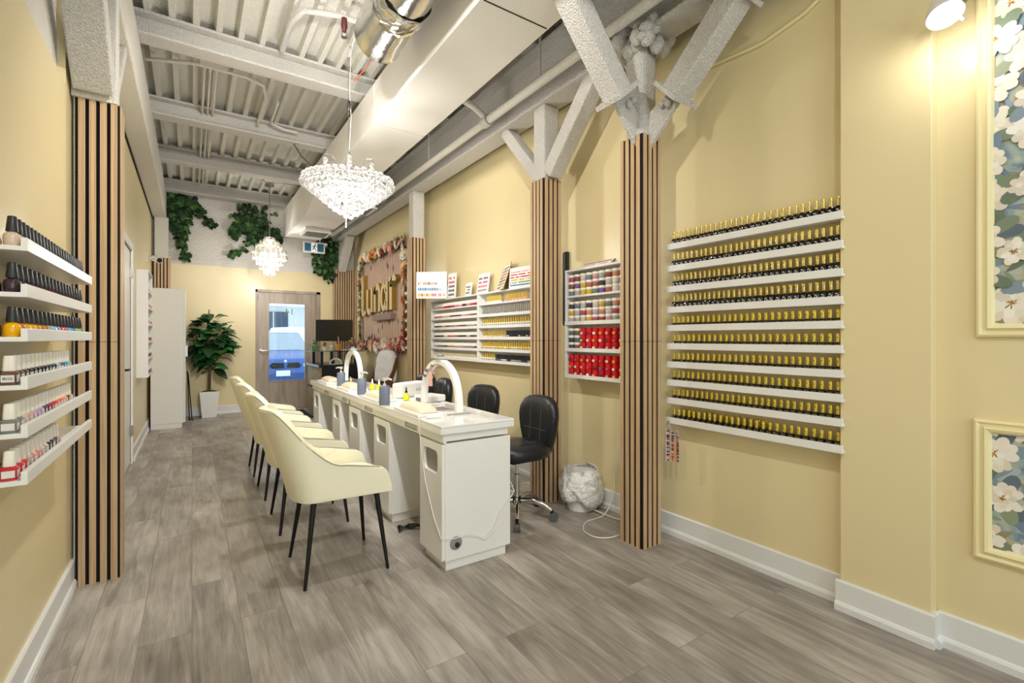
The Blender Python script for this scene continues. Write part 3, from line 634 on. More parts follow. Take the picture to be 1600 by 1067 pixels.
# colour sample sticks on a ring
t = thing('colour_sample_ring', 'hanging ring of colour sample sticks below the left end of the lowest ledge', 'samples', (2.45, 1.885, 0.49))
MB().tube([(0, 0.03+0.02*math.cos(a*PI/8), 0.2+0.03*math.sin(a*PI/8)) for a in range(17)], 0.0016, 6).tube([(-0.005, 0.03, 0.232), (0.01, 0.03, 0.243)], 0.005, 8).obj('ring', STEEL, t)
rs = random.Random(3)
for j, (dy, dx, ro) in enumerate(((0.03, -0.02, 0.5), (0.003, -0.008, 0.15), (-0.024, 0.012, -0.3))):
    m = MB().box(-0.001, -0.003, 0, 0.001, 0.003, 0.195, 0, srgb('#E8E6E0')); m.box(-0.0012, 0.002, 0.01, 0.0012, 0.0045, 0.19, 0, srgb('#1A1A1A'))
    pal = ['#C4202E', '#7A1420', '#E4572E', '#B03A4A', '#2F6C9A', '#3B1A1E', '#D88A7A', '#5A1218', '#E9B7A8', '#A9C0D0', '#F07C62', '#222226']
    for k in range(22):
        c = srgb(rs.choice(pal)); z = 0.005+k*0.0085
        m.box(-0.0016, -0.02, z, 0.0016, -0.003, z+0.007, 0, c)
    m.obj('sample_stick', ATTRG, t, loc=(dx, dy, 0), rot=(0, 0, ro))

# ================================================================ LEFT WALL: SIX LEDGES
LL = [1.485, 1.360, 1.240, 1.110, 0.980, 0.853]
lp = ledge(1, XL+0.001, 0.135, 1.80, 2.80, 0.036)
for i, z in enumerate(LL):
    o = lp if i == 0 else lp.copy()
    if i: C.objects.link(o)
    o.location = (0, 0, z); tag(o, 'white floating ledge on the left wall, %s from the top of six' % nth(i), 'shelf', 'white polish ledges on the left wall')
def round_polish():
    b = MB().lathe([(0.015, 0), (0.0178, 0.004), (0.0185, 0.024), (0.016, 0.033), (0.009, 0.038), (0.008, 0.041)], 18)
    o = b.obj('nail_polish_bottle', BOTTLE, smooth=40); tag(o, cat='bottle')
    MB().lathe([(0.0125, 0.04), (0.0128, 0.044), (0.0095, 0.08), (0.008, 0.082)], 18).obj('cap', CAPB, o, smooth=40); return o
def square_polish():
    b = MB().sqlathe([(0.0155, 0), (0.0172, 0.003), (0.0172, 0.033), (0.013, 0.037)], p=7, n=16)
    b.box(0.0168, -0.013, 0.008, 0.0176, 0.013, 0.027, 1).box(-0.013, -0.0176, 0.008, 0.013, -0.0168, 0.027, 1)
    o = b.obj('nail_polish_bottle', [BOTTLE, mat('white_label', '#E4E0D8', 0.45)], smooth=40); tag(o, cat='bottle')
    MB().sqlathe([(0.012, 0.0375), (0.0125, 0.04), (0.0105, 0.077), (0.0095, 0.079)], p=5, n=16).obj('cap', CAPW, o, smooth=40); return o
pr_, ps_ = Proto(round_polish()), Proto(square_polish())
PAL = [['#D8BFA6', '#E3CDB6', '#CDAE98', '#E0B8A6', '#D3A79A', '#C98E84', '#D9C2AE'],
       ['#3A2630', '#4A1F2E', '#5E1F33', '#7A2338', '#4B2A44', '#6E2A40', '#3E3A5A', '#5A4A6E'],
       ['#E5A800', '#E0A010', '#C98A3A', '#B0762E', '#8FA9BC', '#5C86B0', '#B13B3B', '#4F8FB0', '#3A5FA0', '#6FA05A', '#4A7A6E'],
       ['#6B4A44', '#5A3D3A', '#2A2022', '#221C22', '#1C1E26', '#1A2028', '#22364A', '#B9BEC4', '#2E5E86', '#3E9AC0', '#6FC3D0'],
       ['#7C8078', '#C9BBB0', '#D8A48C', '#C89AA8', '#B79AC0', '#4A2E5E', '#6E2A6A', '#B02A4A', '#C9242E', '#E25A4A', '#E88A5A', '#E0A06A', '#4A3E5A', '#D8B07A'],
       ['#C9303A', '#D2453E', '#B8AEA6', '#D88A82', '#C9B0A8', '#B7A6A0', '#3A2E34', '#5A4A50', '#C9A8A0']]
CNT = [24, 19, 18, 16, 17, 12]; END = [2.765, 2.74, 2.73, 2.5, 2.53, 2.33]
for i, z in enumerate(LL):
    N = CNT[i]
    for k in range(N):
        y = 1.829+(END[i]-1.829)*k/(N-1); pal = PAL[i]; c = pal[min(len(pal)-1, int(k/N*len(pal)))]
        if i == 2 and k < 3: c = ['#EDAE00', '#C47A2E', '#E8A800'][k]
        x = XL+0.1 if i < 3 else XL+0.095
        nm = 'black-capped round bottle' if i < 3 else 'white-capped square bottle'
        (pr_ if i < 3 else ps_)((x, y, z+0.0131), rnd.uniform(-0.1, 0.1), '%s, %s from near end in the front row, %s left-wall ledge' % (nm, nth(k), nth(i)), 'polish on the %s left-wall ledge' % nth(i), srgb(c))
    for k in range(3):
        c = [['#C9A27E', '#B08A5E', '#D8BFA6'], ['#5A1A6E', '#3A1E4A', '#2A1A2E'], ['#6E4A1E', '#3A2A1E', '#8A5A2E'], ['#3A2A2E']*3, ['#9AA09A']*3, ['#C03A42']*3][i][k]
        (pr_ if i < 3 else ps_)((XL+0.045, 1.822+k*0.04, z+0.0131), 0, '%s, %s from near end in the back row, %s left-wall ledge' % ('black-capped round bottle' if i < 3 else 'white-capped square bottle', nth(k), nth(i)), 'back row on the %s left-wall ledge' % nth(i), srgb(c))
# lettering on the first labelled bottle of the fourth ledge
def text(name, body, size, m, parent, loc, rot, ext=0.0003, sx=1):
    cu = bpy.data.curves.new(name, 'FONT'); cu.body = body; cu.size = size; cu.extrude = ext; cu.align_x = 'CENTER'; cu.materials.append(m)
    o = bpy.data.objects.new(name, cu); C.objects.link(o); o.parent = parent; o.location = loc; o.rotation_euler = rot; o.scale = (sx, 1, 1)
    return text_mesh(o)
for o in [o for o in C.objects if o.get('label', '').startswith('white-capped square bottle, first from near end in the front row, fourth')]:
    text("label_lettering", 'BOS', 0.0105, BLACK, o, (0, -0.0178, 0.014), (PI/2, 0, 0))
    o.rotation_euler.z = 0

# ================================================================ JAR RACK BETWEEN THE TWO NEAR PILLARS
def rack(name, label, y0, y1, z0, z1, boards, depth=0.105, dividers=()):
    t = thing(name, label, 'rack', (XR-0.001, y0, z0)); th = 0.016; H = z1-z0; W = y1-y0
    MB().box(-0.006, 0, 0, 0, W, H).obj('back_panel', WHITE_P, t)
    for yy in (0, W-th): MB().box(-depth, yy, 0, -0.006, yy+th, H).obj('side_panel', WHITE_P, t)
    for zz in boards: MB().box(-depth+0.001, th, zz-z0, -0.006, W-th, zz-z0+0.014).obj('shelf_board', WHITE_P, t)
    for zz in boards[:-1] if len(boards) > 2 else boards: MB().box(-depth-0.006, th*0+0.002, zz-z0-0.004, -depth, W-0.002, zz-z0+0.024).obj('front_lip', WHITE_P, t)
    MB().box(-depth-0.002, 0, H, 0, W, H+0.014).obj('top_board', WHITE_P, t)
    return t
JB = [0.946, 1.149, 1.355, 1.563]
rack('jar_rack', 'white wall rack of stacked small jars between the two nearest pillars', 2.26, 2.885, 0.94, 1.775, JB+[9])  if False else None
rack('jar_rack', 'white wall rack of stacked small jars between the two nearest pillars', 2.255, 2.885, 0.94, 1.765, JB)
def jar():
    o = MB().lathe([(0.024, 0), (0.0262, 0.003), (0.0262, 0.03), (0.0245, 0.034)], 16).obj('powder_jar', BOTTLE, smooth=40); tag(o, cat='jar')
    MB().lathe([(0.026, 0.0345), (0.0268, 0.036), (0.0268, 0.0515), (0.0258, 0.053)], 16).obj('lid', CAPW, o, smooth=40)
    MB().lathe([(0.0266, 0.008), (0.0266, 0.026)], 10, caps=False).obj('label_band', mat('jar_label', '#D6D2CC', 0.5), o, smooth=40) if False else None
    return o
def jar_red():
    o = MB().lathe([(0.024, 0), (0.0262, 0.003), (0.0262, 0.042), (0.0255, 0.044)], 16).obj('powder_jar', BOTTLE, smooth=40); tag(o, cat='jar')
    MB().lathe([(0.0263, 0.0445), (0.0268, 0.046), (0.0268, 0.053), (0.026, 0.0535)], 16).obj('lid', RED, o, smooth=40)
    MB().box(-0.0272, -0.012, 0.006, -0.0255, 0.012, 0.024).obj('label_patch', mat('patch_colour', '#FFFFFF', 0.4, src='obj'), o); return o
pj, pk = Proto(jar()), Proto(jar_red())
past = ['#BFB6B6', '#D8C9C0', '#9AA890', '#C8B23A', '#B04A6E', '#7A5A9A', '#C78FA0', '#C9C2BC', '#A86A5A', '#8A4A3A', '#4A3A44', '#C98A6A', '#6E7E86', '#B5A8B8', '#E0D0C6', '#D0A03A']
for s, zb in enumerate(reversed(JB)):
    for c in range(9):
        for r_ in range(3):
            y = 2.838-c*0.0665; z = zb+0.0142+r_*0.0538+ (0.0)
            pos = '%s column, %s from bottom, %s jar rack shelf' % (nth(c), nth(r_), ['top', 'second', 'third', 'lowest'][s])
            red = s == 3 or (s == 2 and c >= 2)
            if red:
                o = pk((2.472, y, z), rnd.uniform(-0.1, 0.1), 'red jar, '+pos, 'red jars in the jar rack', srgb(rnd.choice(['#C8141B', '#D2181E', '#B81218'])))
                for ch in o.children:
                    if ch.name.startswith('label_patch'): ch.color = srgb(rnd.choice(['#E8DEDA', '#E9C9C2', '#D8A0A0', '#4A6AC0', '#E0A23A', '#3A2A3A', '#D03A6A', '#EDE8E4']))
            else:
                o = pj((2.472, y, z), 0, 'white-lidded jar, '+pos, 'white-lidded jars in the jar rack', srgb(rnd.choice(['#3E4C52', '#5E6C70', '#7A5A4A'] if s == 2 else past)))
# colour chart boards
def chart(label, loc, rz, w, h, rows, cols, pal, tilt=0.0, back=WHITE_P, seed=0, gap=0.35):
    """a board whose face looks to local -x, standing at loc; chips are the printed samples"""
    t = thing('colour_chart', label, 'chart', loc, rz); r = random.Random(seed)
    m = MB().box(0, -w/2, 0, 0.008, w/2, h); b = m.obj('board', back, t, rot=(0, tilt, 0))
    MB().box(-0.002, -w/2+0.006, 0.006, 0, w/2-0.006, h-0.006).obj('face_sheet', mat('chart_white', '#F2F1EE', 0.4), b)
    m = MB()
    for i in range(rows):
        for j in range(cols):
            if r.random() < 0.07: continue
            u = w/2-0.02-(w-0.04)*(j+0.5)/cols; z = h-0.03-(h-0.045)*(i+0.6)/rows; c = pal[min(len(pal)-1, int((i+r.random()*0.9)/rows*len(pal)))]
            m.box(-0.004, u-(w-0.04)/cols*gap, z-0.25*(h-0.045)/rows, -0.002, u+(w-0.04)/cols*gap, z+0.25*(h-0.045)/rows, 0, srgb(c))
    m.obj('printed_swatches', ATTRG, b); return t
t = chart('fanned flat colour chart lying on top of the jar rack', (2.49, 2.62, 1.783), 0.0, 0.34, 0.16, 4, 14, ['#C9A8A8', '#8A2A3A', '#B06A72', '#C9BEB4'], tilt=0.9, back=mat('chart_brown', '#8A7460', 0.5), seed=4)
bk = tag(MB().box(2.515, 2.955, 1.35, 2.544, 3.0, 1.95).box(2.505, 2.96, 1.36, 2.515, 2.995, 1.94).obj('black_panel', BLACKP, bevel=0.003), 'narrow black panel on the wall beside the second slatted pillar', 'board')  # dark upright object of unknown use, built as a plain black panel

# ================================================================ WHITE DOUBLE RACK
rk = [1.008, 1.121, 1.238, 1.352, 1.465, 1.580]
rack('polish_rack', 'white wall rack of pale bottles, left half beside the sign pillar', 4.27, 5.43, 1.0, 1.692, rk)
rack('polish_rack', 'white wall rack of gold and silver capped bottles, right half by the second pillar', 3.20, 4.262, 1.0, 1.692, rk)
def slim(name, body_h, cap_h, r, capm, capr, print_=False):
    b = MB().sqlathe([(r*0.93, 0), (r, 0.002), (r, body_h-0.003), (r*0.7, body_h)], p=6, n=12)
    if print_: b.box(-r*1.03, -r*0.7, body_h*0.35, -r*0.99, r*0.7, body_h*0.55, 1)
    b.lathe([(capr, body_h), (capr*1.02, body_h+0.002), (capr*0.96, body_h+cap_h)], 10, m=2)
    return tag(b.obj(name, [BOTTLE, mat('dark_print', '#3A3536', 0.5), capm], smooth=40), cat='bottle')
S1 = Proto(slim('polish_bottle', 0.022, 0.05, 0.011, GOLD, 0.0075)); S2 = Proto(slim('polish_bottle', 0.022, 0.06, 0.011, SILC, 0.0085))
S3 = Proto(slim('polish_bottle', 0.034, 0.042, 0.0155, GOLD, 0.0105, True)); S4 = Proto(slim('polish_bottle', 0.026, 0.042, 0.0135, CAPB, 0.011, True)); S5 = Proto(slim('lacquer_bottle', 0.03, 0.032, 0.0125, CAPW, 0.011, True))
S6 = Proto(slim('lacquer_bottle', 0.02, 0.036, 0.011, mat('champagne_cap', '#D9CBA6', 0.35, 0.4), 0.008))
XB = 2.475
def row(P, n, ya, yb, z, what, shelf, pal, grp):
    for k in range(n):
        y = ya+(yb-ya)*k/max(1, n-1)
        P((XB, y, z+0.0142), 0, '%s, %s from left on the %s' % (what, nth(k), shelf), grp+' on the '+shelf, srgb(pal[int(k*len(pal)/n)] if len(pal) > 4 else rnd.choice(pal)))
sh = lambda i, h: '%s shelf of the %s white rack' % (['top', 'second', 'third', 'fourth', 'fifth', 'lowest'][i], h)
row(S1, 12, 4.13, 3.88, rk[5], 'gold-capped white bottle', sh(0, 'right-hand'), ['#F0EBE4'], 'gold-capped bottles'); row(S1, 14, 3.80, 3.45, rk[5], 'gold-capped pink bottle', sh(0, 'right-hand'), ['#E2A8A0', '#DDB0A4', '#E8C0B4'], 'pink bottles')
row(S2, 27, 4.21, 3.38, rk[4], 'silver-capped grey bottle', sh(1, 'right-hand'), ['#8E8A88', '#A09C98', '#7C7C80'], 'silver-capped bottles')
row(S3, 22, 4.21, 3.38, rk[3], 'gold-capped white printed bottle', sh(2, 'right-hand'), ['#F2EEE6'], 'gold-capped bottles')
row(S1, 13, 4.21, 3.81, rk[2], 'gold-capped cream bottle', sh(3, 'right-hand'), ['#EFE6D0', '#D8C8A0'], 'gold-capped bottles'); row(S4, 14, 3.765, 3.38, rk[2], 'black-capped dark bottle', sh(3, 'right-hand'), ['#2A2A2C', '#3A3A3C', '#B9B9BB'], 'black-capped bottles')
row(S3, 23, 4.21, 3.38, rk[1], 'gold-capped yellow bottle', sh(4, 'right-hand'), ['#E9D9A0', '#E3C96A', '#F0E8D0'], 'gold-capped bottles')
row(S3, 6, 4.21, 4.0, rk[0], 'gold-capped ivory bottle', sh(5, 'right-hand'), ['#F0EAD8'], 'gold-capped bottles'); row(S4, 18, 3.95, 3.38, rk[0], 'low dark-capped bottle', sh(5, 'right-hand'), ['#6E6A70', '#D9D6D2', '#3A3A44', '#B89AA0', '#8AA08A', '#4A4A5A', '#C9C6C0'], 'dark-capped bottles')
pk1 = ['#D8C6CC', '#C9A8B6', '#D98A9A', '#C92A44', '#B0203A', '#C94A5A', '#D99AA8', '#D8B8C0', '#6A1A2A', '#C9A0A8', '#D04A8A', '#B03A6A']
pk2 = ['#A83A34', '#B04A3A', '#C9B0B0', '#D8A8A8', '#4A1A24', '#3A1E2A', '#5A2A3A', '#C9A8C0', '#D06AA0', '#6E3A5A', '#8A3A4A']
pk3 = ['#3A2A30', '#6A5A60', '#B8A8B0', '#6E5A6A', '#8A7A8E', '#C98A9A', '#B0506A', '#6E5A7A', '#A8A0B4', '#B8B0C0', '#A89AB0']
pk4 = ['#3A1E24', '#4A2A2E', '#6E4A44', '#D8C8C4', '#E0406A', '#D85A7A', '#8A6A72', '#2A2A34', '#2E3440', '#B9B5B9', '#4A2A3A', '#6E5A66']
pk5 = ['#B9A6B6', '#8A7A90', '#6E6674', '#4A4A54', '#B08A76', '#C9866A', '#B9A09A', '#A8A8AC', '#9A8AA8', '#8E86A0', '#A0709A', '#5A3A44']
for i, pal in enumerate((pk1, pk2, pk3, pk4, pk5)):
    row(S5, 36, 5.37, 4.31, rk[5-i], 'white-capped coloured bottle', sh(i, 'left-hand'), pal, 'white-capped bottles')
row(S6, 40, 5.37, 4.31, rk[0], 'champagne-capped white bottle', sh(5, 'left-hand'), ['#EFEBE4'], 'champagne-capped bottles')
TOP = 1.7065
rb = ['#E8B0B4', '#E08AA0', '#D83A6A', '#C8203A', '#C02A2A', '#E06A3A', '#E8C83A', '#8AC04A', '#3A9A5A', '#3A7AB8', '#2A4A9A']
chart('white chart with rainbow rows of swatches, by the second pillar above the double rack', (2.46, 3.52, TOP), 0.12, 0.34, 0.19, 6, 22, rb, 0.08, seed=1)
chart('tall leaning colour chart with gold back, above the right half of the double rack', (2.445, 3.86, TOP), -0.35, 0.29, 0.27, 7, 9, ['#3A3A40', '#5A4A5A', '#C04A4A', '#3A3A40', '#7A3A4A', '#4A4A54'], 0.32, mat('chart_gold', '#B8943A', 0.4, 0.4), seed=2, gap=0.28)
chart('white chart with pink and grey swatches left of the leaning gold chart', (2.46, 4.22, TOP), 0.0, 0.22, 0.21, 4, 8, ['#5A5A60', '#C84A7A', '#D07A90', '#9A8A8A'], 0.15, seed=3)
chart('small white card with few dark swatches, above the left half of the double rack', (2.46, 4.52, TOP), 0.0, 0.13, 0.14, 3, 3, ['#4A4A50', '#3A3A40'], 0.12, seed=5)
chart('open chart panel with red swatches beside the large white chart', (2.44, 4.87, TOP), 0.12, 0.16, 0.28, 5, 4, ['#D04A6A', '#C03A4A', '#3A3A44', '#4A2A34'], 0.05, seed=6)
chart('large white chart with blue to red bottom row, jutting out by the sign pillar', (2.30, 5.10, TOP), 0.9, 0.36, 0.31, 4, 16, ['#E0DEE0', '#C9C6CC', '#C08A5A', '#2A4A7A', '#3A8AC0', '#E0C03A', '#C0303A'], 0.03, seed=7)

# ================================================================ MANICURE TABLES
def rrect(w, h, r, n=5):
    return [(cx+r*math.cos(a), cy+r*math.sin(a)) for cx, cy, a0 in ((w/2-r, h/2-r, 0), (-w/2+r, h/2-r, PI/2), (-w/2+r, -h/2+r, PI), (w/2-r, -h/2+r, 1.5*PI)) for a in [a0+PI/2*i/n for i in range(n+1)]]
DT = 0.784
GREYIN = mat('bin_grey', '#8A8781', 0.6); GLASSW = mat('white_glass_top', '#F1F1EF', 0.07, spec=0.6)
def manicure_table(label, y0, y1, peds, recess):
    t = thing('manicure_table', label, 'table', (1.1, y0, 0)); W = 0.44
    MB().box(-0.012, 0, DT-0.012, W+0.012, y1-y0, DT).obj('glass_top', GLASSW, t, bevel=0.002)
    MB().box(-0.012, 0.001, DT-0.045, W+0.012, y1-y0-0.001, DT-0.0125).obj('top_board', WHITE, t)
    m = MB(); ys = [0.02]
    for a, b in recess: m.box(0.008, ys[-1], DT-0.088, 0.04, a-y0, DT-0.0455); ys.append(b-y0)
    m.box(0.008, ys[-1], DT-0.088, 0.04, y1-y0-0.02, DT-0.0455).box(0.032, 0.03, DT-0.088, 0.04, y1-y0-0.03, DT-0.0455)
    m.box(0.04, 0.02, DT-0.088, W-0.02, y1-y0-0.02, DT-0.0455).box(0.012, 0.021, DT-0.098, 0.03, y1-y0-0.021, DT-0.0885).obj('apron', WHITE, t)
    for a, b in recess: MB().box(0.014, a-y0+0.004, DT-0.084, 0.018, b-y0-0.004, DT-0.06).obj('drawer_pull', mat('pull_grey', '#B7B4AC', 0.4), t)
    for k, (a, b) in enumerate(peds):
        a -= y0; b -= y0; ym = (a+b)/2
        p = MB().box(0.02, a, 0.055, W-0.005, b, DT-0.099).obj('pedestal', WHITE, t, bevel=0.003)
        MB().box(0.03, a+0.015, 0.001, W-0.03, b-0.015, 0.0545).obj('plinth', WHITE, p)
        w = b-a; f = MB(); out = rrect(w-0.004, 0.62, 0.006); hole = rrect(w*0.62, 0.125, 0.03)
        cz = 0.37; hz = 0.205
        n = len(out); vo = [(0.0, ym+u, cz+v) for u, v in out]; vh = [(0.0, ym+u, cz+hz+v) for u, v in hole]; vb = [(0.0185, ym+u, cz+hz+v) for u, v in hole]; vs_ = [(0.0195, ym+u, cz+v) for u, v in out]
        f.add(vo+vh+vb+vs_, [(i, (i+1) % n, n+(i+1) % n, n+i) for i in range(n)]+[(n+i, n+(i+1) % n, 2*n+(i+1) % n, 2*n+i) for i in range(n)]+[(i, (i+1) % n, 3*n+(i+1) % n, 3*n+i) for i in range(n)])
        f.obj('bin_door', WHITE, p)
        MB().prism(hole, lambda u, v, d: (d, ym+u, cz+hz+v), 0.0175, 0.0185).obj('bin_opening', GREYIN, p)
    return t
T1 = manicure_table('white double manicure table at the near end of the row', 2.29, 4.128, ((2.305, 2.60), (3.125, 3.445), (3.80, 4.105)), ((2.66, 2.86), (3.50, 3.70)))
T2 = manicure_table('white double manicure table at the far end of the row, by the reception counter', 4.132, 5.64, ((4.40, 4.68), (5.26, 5.52)), ((4.2, 4.36), (4.85, 5.05)))
vf = MB().lathe([(0.036, 0), (0.036, 0.004), (0.03, 0.006)], 20); v = vf.obj('cable_grommet', mat('grommet_grey', '#8E8E90', 0.4), T1, loc=(0.082, 0.0145, 0.145), rot=(PI/2, 0, 0), smooth=40)
MB().lathe([(0.013, 0.006), (0.013, 0.014), (0.008, 0.016)], 14).obj('plug', BLACK, v, loc=(0.004, -0.008, 0))
# ---------------------------------------------------------------- cream chairs
def make_chair():
    t = thing('tub_chair', None, 'chair')
    NU, NV = 48, 10; g = []
    for i in range(NU+1):
        s = i/NU; a = abs(2*s-1); sg = -1 if s < 0.5 else 1
        # plan curve: a=1 arm tips, a=0 centre of the back
        if a > 0.42:
            k = (a-0.42)/0.58; x0 = -0.135+0.36*k; y0 = 0.222-0.012*(1-k)+0.004*k; nx, ny = 0, 1
        else:
            th = (a/0.42)*PI/2; x0 = -0.235+0.1*(1-math.cos(th)**0.8) if a else -0.235; y0 = 0.21*math.sin(th)**0.8; nx, ny = -math.cos(th), math.sin(th)
        # top edge height
        if a > 0.60: zt = 0.548+0.05*((1-a)/0.4)
        else:
            q = (0.60-a)/0.60; zt = 0.598+0.29*(3*min(1, q/0.72)**2-2*min(1, q/0.72)**3)
        zt_tip = zt-(0.085*((a-0.93)/0.07)**2 if a > 0.93 else 0); zb = 0.425
        col = []
        for j in range(NV+1):
            z = zb+(zt_tip-zb)*j/NV; h = max(0, z-0.44)
            lean = 0.31*h*max(0, 1-a/0.62)**0.5 if a < 0.62 else 0
            x = x0-lean-0.02*(h > 0)*0; y = y0*(1+0.12*h*(1 if a > 0.3 else 0.4))
            if a < 0.42: y = y0*(1+0.10*h)-0.0
            if a < 0.3 and j > NV-2: y *= 0.985
            col.append((x, sg*y, z))
        g.append(col)
    m = MB(); vs_ = [p for c in g for p in c]; w = NV+1
    m.add(vs_, [(i*w+j, (i+1)*w+j, (i+1)*w+j+1, i*w+j+1) for i in range(NU) for j in range(NV)])
    m.obj('tub_shell', CREAM, t, smooth=80, solid=0.042, bevel=0.012, seg=3)
    off = []
    for c in g:
        p = Vector(c[-1]); d = Vector((p.x+0.02, p.y, 0)); d = d.normalized() if d.length else Vector((-1, 0, 0))
        off.append(p+d*0.0225+Vector((0, 0, 0.001)))
    MB().tube(off[3:-3], 0.0028, 6).obj('piping', PIPING, t, smooth=60)
    m = MB(); rr = []
    for sc_, z in ((0.86, 0.425), (0.98, 0.435), (1.0, 0.47), (0.97, 0.492), (0.86, 0.503), (0.5, 0.511)):
        rr.append([(0.02+sc_*0.215*(math.copysign(abs(math.cos(q))**0.5, math.cos(q))), sc_*0.192*(math.copysign(abs(math.sin(q))**0.5, math.sin(q))), z) for q in [2*PI*k/36 for k in range(36)]])
    m.rings(rr).obj('seat_cushion', CREAM, t, smooth=70)
    # quilting: diamond stitched seams on the inside of arms and back
    m = MB()
    for i in range(8, NU-7, 4):
        for dr in (1, -1):
            pts = []
            for j in range(5, NV+1):
                ii = i+dr*(j-5)
                if not 6 <= ii <= NU-6: break
                p = Vector(g[ii][j]); d = Vector((p.x+0.0, p.y, 0)); d = d.normalized() if d.length else Vector((-1, 0, 0)); pts.append(p-d*0.0212)
            if len(pts) > 2: m.tube(pts, 0.0012, 5)
    m.obj('quilt_stitching', mat('stitch_cream', '#D9D2AC', 0.5), t)
    MB().box(-0.17, -0.17, 0.405, 0.19, 0.17, 0.424).obj('under_frame', BLACKM, t)
    for sx, sy in ((1, 1), (1, -1), (-1, 1), (-1, -1)):
        MB().tube([(0.16*sx+0.005, 0.155*sy, 0.42), (0.21*sx, 0.22*sy, 0.0)], [0.0155, 0.0085], 12).obj('leg', BLACKM, t, smooth=40)
    return t
ch = Proto(make_chair())
for k, (y, lab) in enumerate(((2.747, 'cream tub chair with black legs, nearest the camera'), (3.537, 'cream tub chair with black legs, second from the camera'), (4.32, 'cream tub chair with black legs, third from the camera'), (5.08, 'cream tub chair with black legs, farthest from the camera'))):
    ch((0.674, y, 0), rnd.uniform(-0.015, 0.015), lab, 'cream chairs along the manicure tables')
# ---------------------------------------------------------------- black stools
def make_stool():
    t = thing('rolling_stool', None, 'stool')      # faces local -x
    def sq(q, a, b, p=0.62): return (a*math.copysign(abs(math.cos(q))**p, math.cos(q)), b*math.copysign(abs(math.sin(q))**p, math.sin(q)))
    m = MB(); rr = []
    for sc_, z in ((0.8, 0.425), (0.95, 0.43), (1.0, 0.455), (1.0, 0.485), (0.95, 0.507), (0.8, 0.52), (0.4, 0.523)): rr.append([(sq(2*PI*k/36, 0.205, 0.205)[0]*sc_, sq(2*PI*k/36, 0.205, 0.205)[1]*sc_, z) for k in range(36)])
    s_ = m.rings(rr).obj('seat', BLACKP, t, smooth=70)
    m = MB()
    for u in (-0.068, 0.068):
        m.tube([(u, -0.185, 0.5105), (u, -0.1, 0.5225), (u, 0.1, 0.5225), (u, 0.185, 0.5105)], 0.0022, 5).tube([(-0.185, u, 0.5105), (-0.1, u, 0.5225), (0.1, u, 0.5225), (0.185, u, 0.5105)], 0.0022, 5)
    m.obj('seat_stitching', mat('stitch_grey', '#4C4D52', 0.5), s_)
    # pear-shaped backrest, 7 cm thick
    half = [(0.0, 0.213), (0.07, 0.213), (0.125, 0.203), (0.17, 0.178), (0.197, 0.135), (0.206, 0.08), (0.2, 0.02), (0.184, -0.045), (0.162, -0.11), (0.138, -0.165), (0.108, -0.198), (0.06, -0.213), (0.0, -0.216)]
    prof = half+[(-u, v) for u, v in reversed(half[1:-1])]
    rr = []
    for sc_, dx in ((0.3, -0.046), (0.7, -0.044), (0.93, -0.036), (1.0, -0.015), (1.0, 0.015), (0.93, 0.034), (0.6, 0.042), (0.3, 0.044)):
        rr.append([(0.205+dx+0.18*(v*sc_+0.06)*0.35-0.9*(u*sc_)**2*0.7, u*sc_, 0.622+v*sc_) for u, v in prof])
    b_ = MB().rings(rr).obj('backrest', BLACKP, t, smooth=70)
    m = MB()
    P = lambda u, v, dx=-0.0475: (0.205+dx+0.063*(v+0.06)-0.63*u*u, u, 0.622+v)
    for u in (-0.06, 0.06): m.tube([P(u, v, -0.047+0.1*max(0, abs(v)-0.12)) for v in (-0.15, -0.1, 0, 0.1, 0.16)], 0.0022, 5)
    m.tube([P(u, -0.02, -0.047+0.2*max(0, abs(u)-0.11)) for u in (-0.15, -0.1, -0.05, 0, 0.05, 0.1, 0.15)], 0.0022, 5)
    m.obj('back_stitching', mat('stitch_grey', '#4C4D52', 0.5), b_)
    MB().tube([(0.1, 0, 0.41), (0.19, 0, 0.415), (0.2, 0, 0.47), (0.22, 0, 0.56)], 0.016, 8, flat=0.4).obj('back_bracket', BLACKM, t)
    MB().box(-0.1, -0.1, 0.398, 0.12, 0.1, 0.414).obj('seat_plate', BLACKM, t)
    MB().lathe([(0.013, 0.3), (0.013, 0.398)], 14).lathe([(0.02, 0.13), (0.02, 0.3), (0.015, 0.305)], 14).obj('gas_lift', CHROME, t, smooth=40)
    MB().lathe([(0.03, 0.1), (0.04, 0.105), (0.04, 0.135), (0.03, 0.14)], 16).obj('hub', BLACKM, t, smooth=40)
    for k in range(5):
        a = 2*PI*k/5+0.35; c, s = math.cos(a), math.sin(a); R = 0.25
        l_ = MB().tube([(0.035*c, 0.035*s, 0.122), (0.12*c, 0.12*s, 0.128), (0.2*c, 0.2*s, 0.105), (R*c, R*s, 0.072)], [0.021, 0.019, 0.016, 0.013], 10).obj('leg', CHROME, t, smooth=50)
        w = MB()
        for d in (-0.013, 0.013): w.tube([(R*c-s*(d-0.008)+0.014*c, R*s+c*(d-0.008)+0.014*s, 0.03), (R*c-s*(d+0.008)+0.014*c, R*s+c*(d+0.008)+0.014*s, 0.03)], 0.0295, 16)
        w.obj('caster_wheel', RUBBER, l_, smooth=40)
        MB().tube([(R*c, R*s, 0.045), (R*c, R*s, 0.074)], 0.011, 8).obj('caster_fork', BLACKM, l_)
    return t
st = Proto(make_stool())
for (x, y, rz, lab) in ((1.885, 2.75, 0.0, 'black leather rolling stool nearest the camera, behind the near table end'), (1.95, 3.62, 0.12, 'black rolling stool behind the arch lamp, second from the camera'),
                        (1.96, 4.50, -0.1, 'black rolling stool partly hidden behind the arch lamp, third from the camera'), (2.05, 5.12, 0.1, 'black rolling stool beside the sign pillar, farthest from the camera')):
    st((x, y, 0), rz, lab, 'black rolling stools behind the tables')
